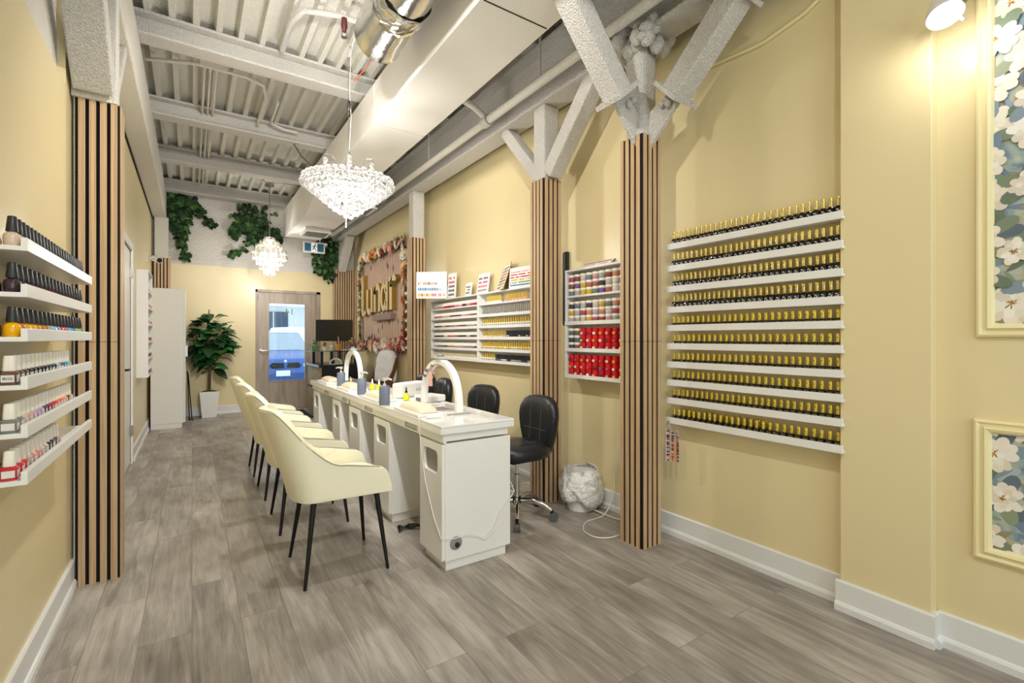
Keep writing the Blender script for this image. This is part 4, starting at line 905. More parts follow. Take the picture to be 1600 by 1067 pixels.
# ---------------------------------------------------------------- things on the tables
def arch_lamp(label, x, ya, yb, top):
    t = thing('arch_lamp', label, 'lamp', (x, (ya+yb)/2, DT+0.0005)); h = (yb-ya)/2; H = top-DT
    pts = [(0, -h*math.cos(a)*(1-0.0*math.sin(a)), 0.02+(H-0.02)*math.sin(a)**0.8) for a in [PI*k/30 for k in range(31)]]
    rs_ = [[(p[0]+dx, p[1]+(dz*(0 if k in (0, 30) else -math.cos(PI*k/30))), p[2]+dz*math.sin(PI*k/30)) for dx, dz in ((-0.021, -0.014), (0.021, -0.014), (0.021, 0.014), (-0.021, 0.014))] for k, p in enumerate(pts)]
    rs_[0] = [(dx, -h+dz, 0.012) for dx, dz in ((-0.021, 0.014), (0.021, 0.014), (0.021, -0.014), (-0.021, -0.014))]
    rs_[30] = [(dx, h+dz, 0.012) for dx, dz in ((-0.021, -0.014), (0.021, -0.014), (0.021, 0.014), (-0.021, 0.014))]
    MB().rings(rs_).obj('arch', LAMPW, t, smooth=40)
    for s in (-1, 1):
        f = MB().prism(rrect(0.16, 0.05, 0.024), lambda u, v, d: (u, s*h+v, d), 0, 0.004).obj('foot', CHROME, t)
    MB().box(-0.03, -0.035, H+0.016, 0.03, 0.035, H+0.032).obj('clamp', mat('lamp_grey', '#B9B9B9', 0.35), t, bevel=0.004)
    MB().lathe([(0.022, H+0.0325), (0.024, H+0.04), (0.018, H+0.05)], 14).obj('control_knob', mat('knob_grey', '#8C8E90', 0.4), t, smooth=40)
    MB().prism([(p[1]*0.9, p[2]-0.018) for p in pts[6:25]]+[(p[1]*0.9, p[2]-0.022) for p in reversed(pts[6:25])], lambda u, v, d: (d, u, v), -0.012, 0.012).obj('led_strip', mat('led_diffuser', '#F6F4EE', 0.4), t)
    return t
arch_lamp('white arch lamp standing across the near manicure table', 1.35, 2.59, 3.115, 1.095)
arch_lamp('white arch lamp standing on the far manicure table', 1.36, 4.66, 5.2, 1.11)
tl = thing('tassel_charm', 'pink tassel charm hanging from the near arch lamp', 'charm', (1.325, 2.97, 0.93))
MB().tube([(0.0, -0.03, 0.115), (0.0, -0.02, 0.09)], 0.0015, 5).obj('cord', mat('cord_dark', '#5A3A34', 0.6), tl)
for d in (-0.012, 0.012): MB().lathe([(0.004, 0.09), (0.009, 0.08), (0.011, 0.02), (0.012, 0)], 10).obj('tassel', mat('tassel_pink', '#E0A99C', 0.7), tl, loc=(d*0.3, d-0.02, 0))
gt = thing('garland_trim', 'small pale flower trim wrapped on the left shoulder of the near arch lamp', 'decoration', (1.35, 3.03, 1.0))
for k in range(9): MB().ball((0.028*math.cos(k*2.4), 0.018+0.02*math.sin(k*1.7)-k*0.012, -0.02+k*0.0125), 0.012, 7).obj('blossom', [mat('blossom_pale', '#E8C9B8', 0.7), mat('blossom_brown', '#7A5A50', 0.7), WHITE_P][k % 3], gt)
def pump(label, x, y):
    t = thing('soap_dispenser', label, 'dispenser', (x, y, DT+0.0005))
    MB().sqlathe([(0.033, 0), (0.0355, 0.004), (0.0355, 0.125), (0.032, 0.13), (0.012, 0.131)], p=3.2, n=28).obj('body', GREYC, t, smooth=40)
    MB().lathe([(0.013, 0.131), (0.013, 0.145), (0.005, 0.147), (0.005, 0.165), (0.015, 0.166), (0.017, 0.185), (0.01, 0.188)], 14).tube([(0, 0, 0.18), (0.03, 0, 0.18), (0.05, 0, 0.172)], [0.008, 0.007, 0.005], 8).obj('pump', mat('pump_clear', '#E4E0D6', 0.15, trans=0.3), t, smooth=40); return t
pump('grey pump dispenser nearest the camera, in front of the white towel box', 1.118, 3.265).rotation_euler.z = -0.5
pump('grey pump dispenser in the middle, beside the yellow bottles', 1.165, 3.965).rotation_euler.z = -0.4
pump('grey pump dispenser farthest from the camera, below the far arch lamp', 1.20, 4.76).rotation_euler.z = 2.6
def cushion(label, x, y, L=0.36):
    t = thing('arm_rest', label, 'arm rest', (x, y, DT+0.0005))
    MB().box(-0.085, -L*0.56, 0, 0.085, L*0.56, 0.018).obj('tray', WHITE, t, bevel=0.004)
    m = MB(); rr = []
    for k in range(13):
        f = -1+2*k/12; s = (1-abs(f)**5)**0.5 if abs(f) < 1 else 0.05
        rr.append([(0.062*math.cos(q)*(0.9+0.1*s), f*L*0.5, 0.0185+(0.002 if math.sin(q) < 0 else 0.045*s*math.sin(q)**0.8)) for q in [2*PI*j/20 for j in range(20)]])
    m.rings(rr).obj('pad', BEIGE, t, smooth=60); return t
cushion('beige arm rest pad on a white tray, nearest the camera', 1.175, 2.81); cushion('beige arm rest pad on a white tray, second from the camera', 1.18, 3.58)
cushion('beige arm rest pad on a white tray, third from the camera', 1.20, 4.38); cushion('beige arm rest pad on a white tray, farthest from the camera', 1.20, 5.2)
def dropper(label, x, y, cap=BLACK):
    t = thing('oil_bottle', label, 'bottle', (x, y, DT+0.0005))
    MB().lathe([(0.018, 0), (0.024, 0.004), (0.025, 0.03), (0.018, 0.042), (0.01, 0.048), (0.009, 0.056)], 16).obj('body', mat('cuticle_oil', '#D8E02C', 0.1, spec=0.6), t, smooth=40)
    MB().lathe([(0.0095, 0.0565), (0.0095, 0.07), (0.006, 0.074), (0.005, 0.094), (0.002, 0.098)], 12).obj('dropper_cap', cap, t, smooth=40); return t
dropper('yellow oil bottle with black dropper in front of the white towel box', 1.33, 3.40)
dropper('yellow oil bottle, left one of the pair behind the middle dispenser', 1.35, 4.27, CAPW); dropper('yellow oil bottle, right one of the pair behind the middle dispenser', 1.385, 4.19, CAPW)
bx = thing('towel_box', 'white soft-edged box with grey lettering behind the yellow dropper bottle', 'box', (1.44, 3.62, DT+0.0005), 0.5)
b0 = MB().box(-0.15, -0.05, 0, 0.15, 0.05, 0.115).obj('box_body', WHITE_P, bx, bevel=0.018, seg=3)
text('lettering', 'AMS', 0.034, mat('letter_grey', '#8A8C8E', 0.5), b0, (0.055, -0.0504, 0.042), (PI/2, 0, 0))
nl = thing('nail_lamp', 'white box-shaped nail curing lamp behind the near arch lamp', 'nail lamp', (1.475, 3.26, DT+0.0005), 0.25)
MB().box(-0.1, -0.09, 0.002, 0.06, 0.09, 0.05).obj('housing', WHITE, nl, bevel=0.012, seg=3); MB().box(-0.1015, -0.06, 0.006, -0.0995, 0.06, 0.03).obj('hand_opening', mat('opening_grey', '#77777A', 0.6), nl)
dv = thing('dust_collector', 'flat grey dust collector grille set on the near tabletop', 'dust collector', (1.33, 2.83, DT+0.0005))
MB().box(-0.07, -0.09, 0, 0.07, 0.09, 0.006).obj('frame', mat('vent_frame', '#C9C6C0', 0.4), dv)
for k in range(9): MB().box(-0.06, -0.078+k*0.018, 0.0061, 0.06, -0.068+k*0.018, 0.008).obj('grille_bar', GREYIN, dv)
tag(MB().box(1.22, 3.02, DT+0.0005, 1.42, 3.08, DT+0.014).obj('nail_file', WHITE_P, bevel=0.004), 'white flat tray between the feet of the near arch lamp', 'tray')
ef = thing('nail_drill', 'white pen-shaped nail drill lying on the near front table edge', 'nail drill', (1.15, 2.545, DT+0.0115))
MB().tube([(-0.03, 0.01, 0), (0.045, -0.012, 0), (0.06, -0.016, 0)], [0.011, 0.01, 0.005], 10).obj('handpiece', WHITE, ef, smooth=40)
tag(MB().tube([(1.118, 2.556, DT+0.008), (1.083, 2.56, DT+0.002), (1.08, 2.562, 0.74), (1.092, 2.56, 0.6), (1.092, 2.50, 0.44), (1.094, 2.40, 0.28), (1.094, 2.33, 0.215), (1.09, 2.294, 0.19), (1.16, 2.292, 0.175), (1.24, 2.292, 0.18), (1.29, 2.292, 0.165), (1.36, 2.292, 0.13), (1.42, 2.292, 0.17), (1.455, 2.292, 0.25), (1.52, 2.292, 0.32), (1.56, 2.30, 0.36), (1.565, 2.40, 0.45)], 0.0028, 6).obj('drill_cable', VINYL, smooth=60), 'thin white cable draped down the near table front and around its end panel', 'cable')
tag(MB().tube([(1.44, 2.72, DT+0.004), (1.50, 2.78, DT+0.02), (1.56, 2.88, DT+0.004), (1.6, 2.9, DT-0.06), (1.62, 2.92, 0.5), (1.64, 2.95, 0.1), (1.7, 3.0, 0.006)], 0.0035, 6).obj('lamp_cable', VINYL, smooth=60), 'thin white cable running off the back of the near table', 'cable')
st_ = thing('black_strap', 'crumpled black strap lying on the floor between two table pedestals', 'strap', (1.16, 2.95, 0))
MB().add(sum([[(-0.06+0.028*k+0.01*math.sin(k*2), -0.02+0.035*math.sin(k*0.9), 0.004+0.02*abs(math.sin(k*1.1))), (-0.06+0.028*k, 0.02+0.035*math.sin(k*0.9), 0.01+0.025*abs(math.cos(k*0.8)))] for k in range(8)], []), [(2*k, 2*k+2, 2*k+3, 2*k+1) for k in range(7)]).obj('webbing', BLACKM, st_, solid=0.004)
MB().box(0.12, -0.03, 0.001, 0.17, 0.03, 0.09).obj('buckle_box', BLACK, st_, bevel=0.006)
for nm, lab, x, y, h, m_ in (('polish_bottle', 'small gold-capped bottle by the far arch lamp', 1.32, 4.86, 0.06, GOLD), ('polish_bottle', 'small pink bottle right of the farthest grey dispenser', 1.27, 4.66, 0.055, mat('soft_pink', '#E2B4A4', 0.3)), ('polish_bottle', 'small dark purple bottle under the far arch lamp', 1.34, 4.95, 0.07, mat('purple_dark', '#3A2440', 0.25))):
    t = thing(nm, lab, 'bottle', (x, y, DT+0.0005)); MB().lathe([(0.014, 0), (0.015, h*0.5), (0.008, h*0.6)], 12).obj('body', m_, t, smooth=40); MB().lathe([(0.008, h*0.6), (0.007, h)], 10).obj('cap', GOLD if m_ is not GOLD else CAPW, t, smooth=40)
# ---------------------------------------------------------------- waste bin with bag, cords
t = thing('waste_bin', 'round waste bin covered by a crumpled white plastic bag by the wall', 'bin', (2.385, 2.64, 0)); r4 = random.Random(11)
MB().lathe([(0.10, 0.0), (0.125, 0.27), (0.121, 0.27), (0.097, 0.01)], 24, caps=False).lathe([(0.097, 0.004), (0.001, 0.005)], 24, caps=False).obj('bin_body', WHITE_P, t, smooth=40)
rr = []; N = 56
ph = [r4.uniform(0, 6.28) for _ in range(12)]
for i, (r_, z) in enumerate(((0.122, 0.262), (0.126, 0.292), (0.135, 0.292), (0.150, 0.268), (0.166, 0.23), (0.176, 0.19), (0.180, 0.15), (0.178, 0.11), (0.168, 0.075), (0.158, 0.048))):
    a_ = min(1, i/3); row_ = []
    for k in range(N):
        q = 2*PI*k/N
        cr = abs(math.sin(2.5*q+ph[0]+0.25*i))*0.5+abs(math.sin(4*q-ph[1]-0.45*i))*0.35+abs(math.sin(7.5*q+ph[2]+0.8*i))*0.2
        R = r_-a_*0.034*cr+a_*0.008*r4.uniform(-1, 1)*0.5
        z_ = z+(i > 6)*(i-6)/3*(0.028*math.sin(2*q+0.9)+0.014*math.sin(5*q+1))+(0 < i < 5)*0.010*math.sin(3*q+1)
        row_.append((R*math.cos(q), R*math.sin(q), max(0.012, z_)))
    rr.append(row_)
MB().rings(rr, caps=False).obj('plastic_bag', BAG, t, smooth=28, solid=0.002)
def cord(label, pts, r=0.004):
    # smooth Catmull-Rom through the points
    P = [Vector(p) for p in pts]; Q = []
    for i in range(len(P)-1):
        p0, p1, p2, p3 = P[max(i-1, 0)], P[i], P[i+1], P[min(i+2, len(P)-1)]
        for k in range(8):
            u = k/8; Q.append(0.5*((2*p1)+(p2-p0)*u+(2*p0-5*p1+4*p2-p3)*u*u+(3*p1-p0-3*p2+p3)*u**3))
    Q.append(P[-1]); return tag(MB().tube(Q, r, 6).obj('power_cord', VINYL, smooth=60), label, 'cord')
cord('white cord hanging down the wall and looping on the floor by the near pillar', [(2.53, 2.24, 0.62), (2.52, 2.36, 0.5), (2.51, 2.42, 0.3), (2.49, 2.42, 0.12), (2.40, 2.42, 0.008), (2.22, 2.40, 0.006), (2.10, 2.30, 0.006), (2.09, 2.19, 0.006), (2.15, 2.13, 0.006), (2.24, 2.12, 0.006)])
cord('white cord running along the floor from the waste bin to the near pillar', [(2.50, 2.68, 0.01), (2.42, 2.56, 0.006), (2.40, 2.48, 0.015), (2.42, 2.34, 0.006), (2.47, 2.23, 0.006)], 0.005)
cord('white cord along the baseboard beside the waste bin', [(2.49, 2.62, 0.008), (2.47, 2.48, 0.025), (2.49, 2.36, 0.05), (2.505, 2.24, 0.09)], 0.003)
cord('white cord coiled on the floor behind the near stool', [(1.98, 3.27, 0.006), (2.16, 3.22, 0.006), (2.14, 3.1, 0.006), (2.02, 3.16, 0.006), (2.1, 3.27, 0.006), (2.32, 3.34, 0.006), (2.42, 3.28, 0.006), (2.36, 3.16, 0.006), (2.44, 3.08, 0.006)], 0.005)

# ================================================================ CHANDELIERS
def chain(t, z0, z1, m, name='chain'):
    c = MB(); z = z0; k = 0
    while z < z1:
        pts = [((0.006*math.cos(a) if k % 2 else 0), (0 if k % 2 else 0.006*math.cos(a)), z+0.013+0.014*math.sin(a)) for a in [2*PI*i/10 for i in range(11)]]
        c.tube(pts, 0.0014, 5); z += 0.022; k += 1
    c.obj(name, m, t)
t = thing('crystal_chandelier', 'large crystal ball chandelier on a chain above the near manicure table', 'chandelier', (1.02, 3.82, 2.19))
tiers = [(0.325, 0.285), (0.335, 0.255), (0.30, 0.225), (0.265, 0.195), (0.225, 0.165), (0.185, 0.135), (0.145, 0.105), (0.105, 0.075), (0.065, 0.045), (0.022, 0.02)]
ballm = MB().ball((0, 0, 0), 0.0225, 14).obj('crystal_ball', CRYS, t, smooth=70); proto = ballm; nb = 0; rest = MB(); first = True
for R, z in tiers:
    n = max(3, int(2*PI*R/0.0475))
    for k in range(n):
        a = 2*PI*k/n+R*9+0.2; p = (R*math.cos(a), R*math.sin(a), z+rnd.uniform(-0.006, 0.006))
        near = -math.sin(a)*0.83-math.cos(a)*0.4 > 0.2          # the side that shows largest
        if near and nb < 100:
            o = proto if first else proto.copy()
            if not first: C.objects.link(o); o.parent = t
            first = False; o.location = p; nb += 1
        else: rest.ball(p, 0.0225, 12)
for k in range(40):
    a = rnd.uniform(0, 6.28); q = rnd.uniform(0.1, 0.85); i = min(8, int(q*9)); R, z = tiers[i]; rest.ball((R*0.78*math.cos(a), R*0.78*math.sin(a), z+0.02), 0.019, 10)
o = rest.obj('crystal_balls', CRYS, t, smooth=70); o['kind'] = 'stuff'
fr = MB()
for R, z in tiers[:9]: fr.tube([(R*0.97*math.cos(2*PI*k/36), R*0.97*math.sin(2*PI*k/36), z+0.024) for k in range(37)], 0.0026, 5)
for k in range(8):
    a = 2*PI*k/8; fr.tube([(0.02*math.cos(a), 0.02*math.sin(a), 0.33)]+[(R*0.95*math.cos(a), R*0.95*math.sin(a), z+0.02) for R, z in tiers[1:]], 0.003, 5)
fr.tube([(0, 0, 0.05), (0, 0, 0.5)], 0.007, 8).obj('wire_frame', CHROME, t)
for k in range(6):
    a = 2*PI*k/6+0.3; c, s = math.cos(a), math.sin(a)
    f = MB().tube([(0.02*c, 0.02*s, 0.32), (0.08*c, 0.08*s, 0.40), (0.15*c, 0.15*s, 0.455), (0.195*c, 0.195*s, 0.45), (0.2*c, 0.2*s, 0.425), (0.18*c, 0.18*s, 0.42)], 0.003, 6).obj('curled_arm', CHROME, t)
    for j in range(3): MB().ball((0.195*c, 0.195*s, 0.40-0.038*j), 0.019, 12).obj('hanging_ball', CRYS, f, smooth=70)
for k in range(6):
    a = 2*PI*k/6; MB().ball((0.15*math.cos(a), 0.15*math.sin(a), 0.2), 0.028, 10).obj('bulb', BULB, t)
    light('chandelier_bulb', 'POINT', (1.02+0.15*math.cos(a), 3.82+0.15*math.sin(a), 2.19+0.245), 4, COOL, 0.03)
light('chandelier_glow', 'POINT', (1.02, 3.82, 2.165), 34, COOL, 0.06)
MB().tube([(-0.02, 0, 0.0), (-0.02, 0, -0.075)], 0.0025, 5).obj('pull_cord', VINYL, t)
chain(t, 0.5, 1.26, CHROME); MB().tube([(0.004, 0.006, 0.5), (0.02, 0, 0.8), (0.006, 0, 1.0), (0.02, 0.004, 1.3), (0.01, -0.2, 1.42)], 0.0022, 5).obj('supply_wire', VINYL, t)
MB().lathe([(0.008, 0.84), (0.012, 0.86), (0.012, 0.9), (0.008, 0.92)], 8).obj('wire_connector', BLACK, t, loc=(0.004, 0, 0)); MB().tube([(0, 0, 1.26), (0.01, -0.01, 1.3), (0, 0, 1.42)], 0.006, 6).obj('hook', POP, t)
t = thing('disc_chandelier', 'small round disc chandelier hanging on a rod before the far entrance door', 'chandelier', (0.98, 8.08, 2.2))
tiers2 = [(0.075, 0.53, 7), (0.135, 0.475, 12), (0.19, 0.415, 16), (0.235, 0.35, 20), (0.24, 0.275, 20), (0.195, 0.2, 16), (0.14, 0.125, 12), (0.075, 0.045, 6)]
d0 = None
for R, z, n in tiers2:
    for k in range(n):
        a = 2*PI*k/n+R*11
        if d0 is None:
            d0 = MB().lathe([(0.033, -0.002), (0.033, 0.002)], 18).obj('disc', SHELL, t); KIDS[d0.name] = [MB().tube([(0.034*math.cos(2*PI*j/18), 0.034*math.sin(2*PI*j/18), 0) for j in range(19)], 0.003, 5).obj('disc_rim', CHROME, d0)]; o = d0
        else:
            o = d0.copy(); C.objects.link(o); o.parent = t
            c = KIDS[d0.name][0].copy(); C.objects.link(c); c.parent = o
        o.location = (R*math.cos(a), R*math.sin(a), z); o.rotation_euler = (PI/2, 0, a+PI/2)
    MB().tube([(R*math.cos(2*PI*j/24), R*math.sin(2*PI*j/24), z+0.04) for j in range(25)], 0.003, 5).obj('ring_frame', CHROME, t)
MB().tube([(0, 0, 0.08), (0, 0, 1.36)], 0.006, 8).obj('rod', STEEL, t); MB().lathe([(0.07, 1.36), (0.06, 1.4), (0.02, 1.42)], 16).obj('canopy', STEEL, t, smooth=40)
MB().tube([(0.05, 0, 1.41), (0.25, 0, 1.43), (0.4, 0.02, 1.42)], 0.012, 6).tube([(-0.05, 0, 1.42), (-0.15, 0, 1.42), (-0.2, -0.2, 1.43), (-0.2, -0.5, 1.43)], 0.012, 6).obj('feed_conduit', POPS, t)
for k in range(4):
    a = 2*PI*k/4+0.4; MB().ball((0.09*math.cos(a), 0.09*math.sin(a), 0.32), 0.028, 10).obj('bulb', BULB, t)
    light('chandelier_bulb', 'POINT', (0.98+0.09*math.cos(a), 8.08+0.09*math.sin(a), 2.2+0.26), 5, COOL, 0.03)
light('chandelier_glow', 'POINT', (0.98, 8.08, 2.17), 26, COOL, 0.05)

# ================================================================ PLANTS
def leafpoly(mb, base, d, up, L, W, col, fold=0.25, n=6, droop=0.25):
    """a pointed leaf from base along d, folded on its midrib, drooping towards the tip"""
    base = Vector(base); d = Vector(d).normalized(); up = Vector(up); side = d.cross(up); side = side.normalized() if side.length > 1e-4 else Vector((1, 0, 0)); nrm = side.cross(d).normalized()
    vs_ = []
    for i in range(n+1):
        s = i/n; w = W*math.sin(PI*(s**0.8))*(0.75+0.5*s) if i < n else 0
        c = base+d*(L*s)-Vector((0, 0, 1))*(droop*L*s*s)
        vs_ += [c+side*w+nrm*(fold*w), c, c-side*w+nrm*(fold*w)]
    mb.add(vs_, [(3*i, 3*i+1, 3*i+4, 3*i+3) for i in range(n)]+[(3*i+1, 3*i+2, 3*i+5, 3*i+4) for i in range(n)], 0, col)
t = thing('fiddle_leaf_fig', 'tall fiddle-leaf fig in a tapered white pot against the far wall', 'plant', (0.225, 8.93, 0)); rp = random.Random(21)
MB().rings([[(sx*h, sy*h, z) for sx, sy in ((-1, -1), (1, -1), (1, 1), (-1, 1))] for h, z in ((0.098, 0), (0.132, 0.41), (0.118, 0.41), (0.114, 0.36))], caps=True).obj('pot', WHITE_P, t, bevel=0.006)
MB().ball((0, 0, 0.385), 0.128, 16, sz=0.32).obj('moss', SOIL, t, smooth=60)
MB().tube([(0, 0, 0.38), (0.01, -0.01, 0.8), (-0.02, 0, 1.2), (0, 0, 1.7)], [0.022, 0.02, 0.016, 0.007], 8).tube([(0, 0, 0.75), (0.13, -0.03, 0.95), (0.24, -0.05, 1.05)], 0.01, 6).tube([(-0.01, 0, 1.0), (-0.16, -0.05, 1.2), (-0.2, -0.06, 1.4)], 0.01, 6).tube([(-0.01, 0, 1.1), (0.16, -0.06, 1.3), (0.3, -0.08, 1.46)], 0.01, 6).obj('trunk', BARK, t, smooth=60)
mb = MB(); gr = ['#1C4A22', '#24582A', '#173E1C', '#2E6A30', '#1F4F2A', '#123218', '#3A7A34']
for k in range(150):
    while True:
        q = Vector((rp.uniform(-1, 1), rp.uniform(-1, 1), rp.uniform(-1, 1)))
        if q.length < 1: break
    zc = 1.18+q.z*0.46; wid = 0.21 if zc < 1.5 else 0.12
    if zc < 0.95: wid *= 0.7
    b = Vector((q.x*wid+(0.04 if zc > 0.9 else 0.0), q.y*wid*0.55-0.02, zc)); a = math.atan2(q.y*0.7, q.x)+rp.uniform(-0.5, 0.5); el = rp.uniform(-0.35, 0.6)+0.35*q.z
    d = Vector((math.cos(a)*math.cos(el), math.sin(a)*math.cos(el), math.sin(el))); L = rp.uniform(0.16, 0.26)
    if b.y+8.93+d.y*L > 9.15: d.y = -abs(d.y)
    leafpoly(mb, b, d, (rp.uniform(-.4, .4), rp.uniform(-.6, .2), 1), L, L*0.36, srgb(rp.choice(gr)), 0.14, 6, rp.uniform(0.1, 0.6))
mb.obj('foliage', LEAFM, t, smooth=60)
mb = MB(); leafpoly(mb, (0.14, -0.2, 1.0), (0.1, -0.8, 0.5), (0, 0, 1), 0.22, 0.085, srgb('#55A348'), 0.1); mb.obj('young_leaf', mat('leaf_young', '#57A84A', 0.4, src='col'), t, smooth=60)
def ivy(label, loc, strands, seed, n_leaf, wall):
    """strands = polylines (local) hanging on the wall; leaves scatter round them"""
    t = thing('hanging_ivy', label, 'plant', loc); r = random.Random(seed); m = MB(); sm = MB()
    for pts, wd, dens in strands:
        sm.tube(pts, 0.004, 5)
        for k in range(int(n_leaf*dens)):
            u = r.random()*(len(pts)-1); i = int(u); a = Vector(pts[i]).lerp(Vector(pts[i+1]), u-i)
            w = wd*(1-0.75*u/(len(pts)-1))
            p = a+Vector((r.uniform(-w, w), -abs(r.gauss(0, 0.05))-0.015, r.uniform(-w, w)*0.8)); L = r.uniform(0.06, 0.105)
            ang = r.uniform(-2.6, -0.5); d = Vector((math.cos(ang), -0.25, math.sin(ang)))
            col = srgb(r.choice(['#16301A', '#1E3E1E', '#2A4E24', '#122612', '#365C2A', '#22441F', '#4A7434']))
            nv = [(0, 0), (0.25, 0.5), (0.48, 0.28), (0.62, 0.42), (1, 0), (0.62, -0.42), (0.48, -0.28), (0.25, -0.5)]
            up = Vector((r.uniform(-.5, .5), -1, r.uniform(-.2, .8))); sd = d.cross(up).normalized()
            m.add([p+d*(x*L)+sd*(y*L*0.9)+up*(0.1*L*abs(y)) for x, y in nv], [tuple(range(8))], 0, col)
    m.obj('foliage', LEAFM, t); sm.obj('stem', BARK, t); return t
ivy('trailing green ivy in the upper left corner above the tall cabinet', (0.0, YF-0.012, 3.0),
    [([(-0.22, -0.03, 0.45), (-0.1, -0.03, 0.42), (0.08, -0.03, 0.35)], 0.15, 0.7), ([(-0.15, -0.03, 0.45), (-0.16, -0.03, 0.2), (-0.17, -0.03, 0.0), (-0.12, -0.03, -0.2)], 0.2, 1.3), ([(-0.14, -0.03, -0.05), (-0.1, -0.03, -0.3), (-0.08, -0.03, -0.52)], 0.07, 0.25), ([(0.05, -0.03, 0.35), (0.2, -0.03, 0.16), (0.33, -0.03, 0.06)], 0.08, 0.25)], 3, 170, 0)
ivy('bushy green ivy on the white quilted wall behind the disc chandelier', (0.9, YF-0.012, 3.05),
    [([(0.0, -0.05, 0.3), (-0.02, -0.05, 0.12), (0.0, -0.05, -0.15)], 0.30, 1.3), ([(-0.15, -0.05, 0.2), (-0.3, -0.05, 0.05), (-0.33, -0.05, -0.12)], 0.14, 0.35), ([(0.15, -0.05, 0.15), (0.3, -0.05, 0.0), (0.3, -0.05, -0.1)], 0.14, 0.35), ([(-0.1, -0.05, -0.2), (-0.25, -0.05, -0.36), (-0.42, -0.05, -0.44)], 0.09, 0.18), ([(0.1, -0.05, -0.2), (0.28, -0.05, -0.32)], 0.07, 0.12)], 5, 170, 0)
ivy('green ivy hanging in the upper right corner beside the exit sign', (2.05, YF-0.012, 2.85),
    [([(0.0, -0.04, 0.25), (0.0, -0.04, 0.0), (0.02, -0.04, -0.3), (0.05, -0.04, -0.52)], 0.24, 1.3), ([(-0.15, -0.04, -0.02), (-0.2, -0.04, -0.25), (-0.16, -0.04, -0.42)], 0.09, 0.3)], 8, 170, 0)

# ================================================================ LEFT SIDE, FAR END
t = thing('tall_cabinet', 'tall plain white cabinet standing in the far left corner', 'cabinet', (-0.465, 8.07, 0))
MB().box(0, 0, 0.07, 0.37, 0.62, 1.93).box(0.0, 0.01, 0, 0.35, 0.61, 0.0695).obj('body', WHITE_P, t, bevel=0.002)
for k in range(2):
    d_ = MB().box(0.371, 0.003+k*0.31, 0.075, 0.388, 0.307+k*0.31, 1.925).obj('door', WHITE_P, t, bevel=0.002)
    MB().box(0.389, 0.25+k*0.1, 0.98, 0.412, 0.268+k*0.1, 1.14).obj('handle', WHITE, d_)
t = rack('polish_rack', 'narrow white polish rack on the left wall before the tall cabinet', 6.585, 7.26, 0.815, 1.985, [0.83, 1.02, 1.2, 1.39, 1.575, 1.76])
t.location = (XL+0.001, 7.26, 0.815); t.rotation_euler = (0, 0, PI)
LR = [0.83, 1.02, 1.2, 1.39, 1.575, 1.76]
P7 = Proto(slim('polish_bottle', 0.042, 0.04, 0.016, CAPW, 0.0125))
for s, z in enumerate(reversed(LR)):
    for k in range(6):
        P7((XL+0.085, 7.2-k*0.105, z+0.0146), 0, 'white-capped bottle, %s from the far end, %s shelf of left-wall rack' % (nth(k), nth(s)), 'bottles on shelf %s of the left-wall rack' % nth(s), srgb(rnd.choice([['#D8CFC8', '#C9B8B0'], ['#C8202A', '#D03A3A'], ['#E8D8D0', '#D8303A'], ['#B03A5A', '#3A2A3A'], ['#C83A4A', '#3A2A44'], ['#C83A4A', '#4A5A9A', '#3A8A6A']][s])))
bd_ = thing('folded_stand', 'thin black folded stand leaning beside the tall cabinet by the plant', 'stand', (-0.03, 8.76, 0))
MB().tube([(0, 0, 0.01), (-0.03, 0.02, 0.75)], 0.008, 6).tube([(0.03, 0.03, 0.01), (-0.02, 0.03, 0.72)], 0.008, 6).obj('legs', BLACKM, bd_); MB().box(-0.02, -0.03, 0, 0.05, 0.05, 0.012).obj('foot', BLACK, bd_)

# ================================================================ RECEPTION
t = thing('reception_desk', 'black reception counter with stone side panel and glass shelf, far right', 'desk', (1.625, 7.66, 0)); W, Dp = 0.60, 0.95
MB().box(0.02, 0.0, 0.0, W, 0.05, 0.80).box(W-0.05, 0.05, 0, W, Dp, 0.8).obj('front_panel', GRANITE, t)
MB().box(0, 0.0, 0.48, 0.0195, Dp, 0.80).obj('stone_panel', STONE, t); MB().box(0, 0.0, 0.02, 0.0195, Dp, 0.44).obj('stone_panel', STONE, t); MB().box(0.004, 0.0, 0.44, 0.0195, Dp, 0.48).obj('black_strip', GRANITE, t)
MB().box(-0.03, -0.03, 0.80, W+0.02, Dp, 0.838).obj('counter_top', GRANITE, t, bevel=0.004)
for (x, y) in ((0.04, 0.1), (0.04, 0.7), (0.3, 0.06), (0.54, 0.06), (0.18, 0.08), (0.42, 0.08)): MB().box(x-0.02, y-0.015, 0.8385, x+0.02, y+0.015, 1.0395).obj('shelf_post', BLACKM, t)
MB().prism([(-0.12, -0.02), (0.62, -0.08), (0.66, 0.22), (0.2, 0.26), (0.16, 0.85), (-0.14, 0.85)], lambda u, v, d: (u, v, d), 1.04, 1.052).obj('glass_shelf', mat('black_glass', '#101214', 0.06), t)
SH = 1.0525
def at(x, y): return (1.625+x, 7.66+y, SH)
t = thing('computer_monitor', 'black flat monitor standing on the reception counter', 'monitor', (1.93, 8.08, 0.8385), -0.45)
MB().box(-0.29, -0.012, 0.36, 0.29, 0.022, 0.71).obj('housing', BLACK, t, bevel=0.003); MB().box(-0.284, -0.0145, 0.366, 0.284, -0.0125, 0.705).obj('screen', SCREEN, t)
MB().box(-0.025, 0.022, 0.0, 0.025, 0.04, 0.5).box(-0.11, -0.07, 0, 0.11, 0.09, 0.01).obj('stand', STEEL, t)
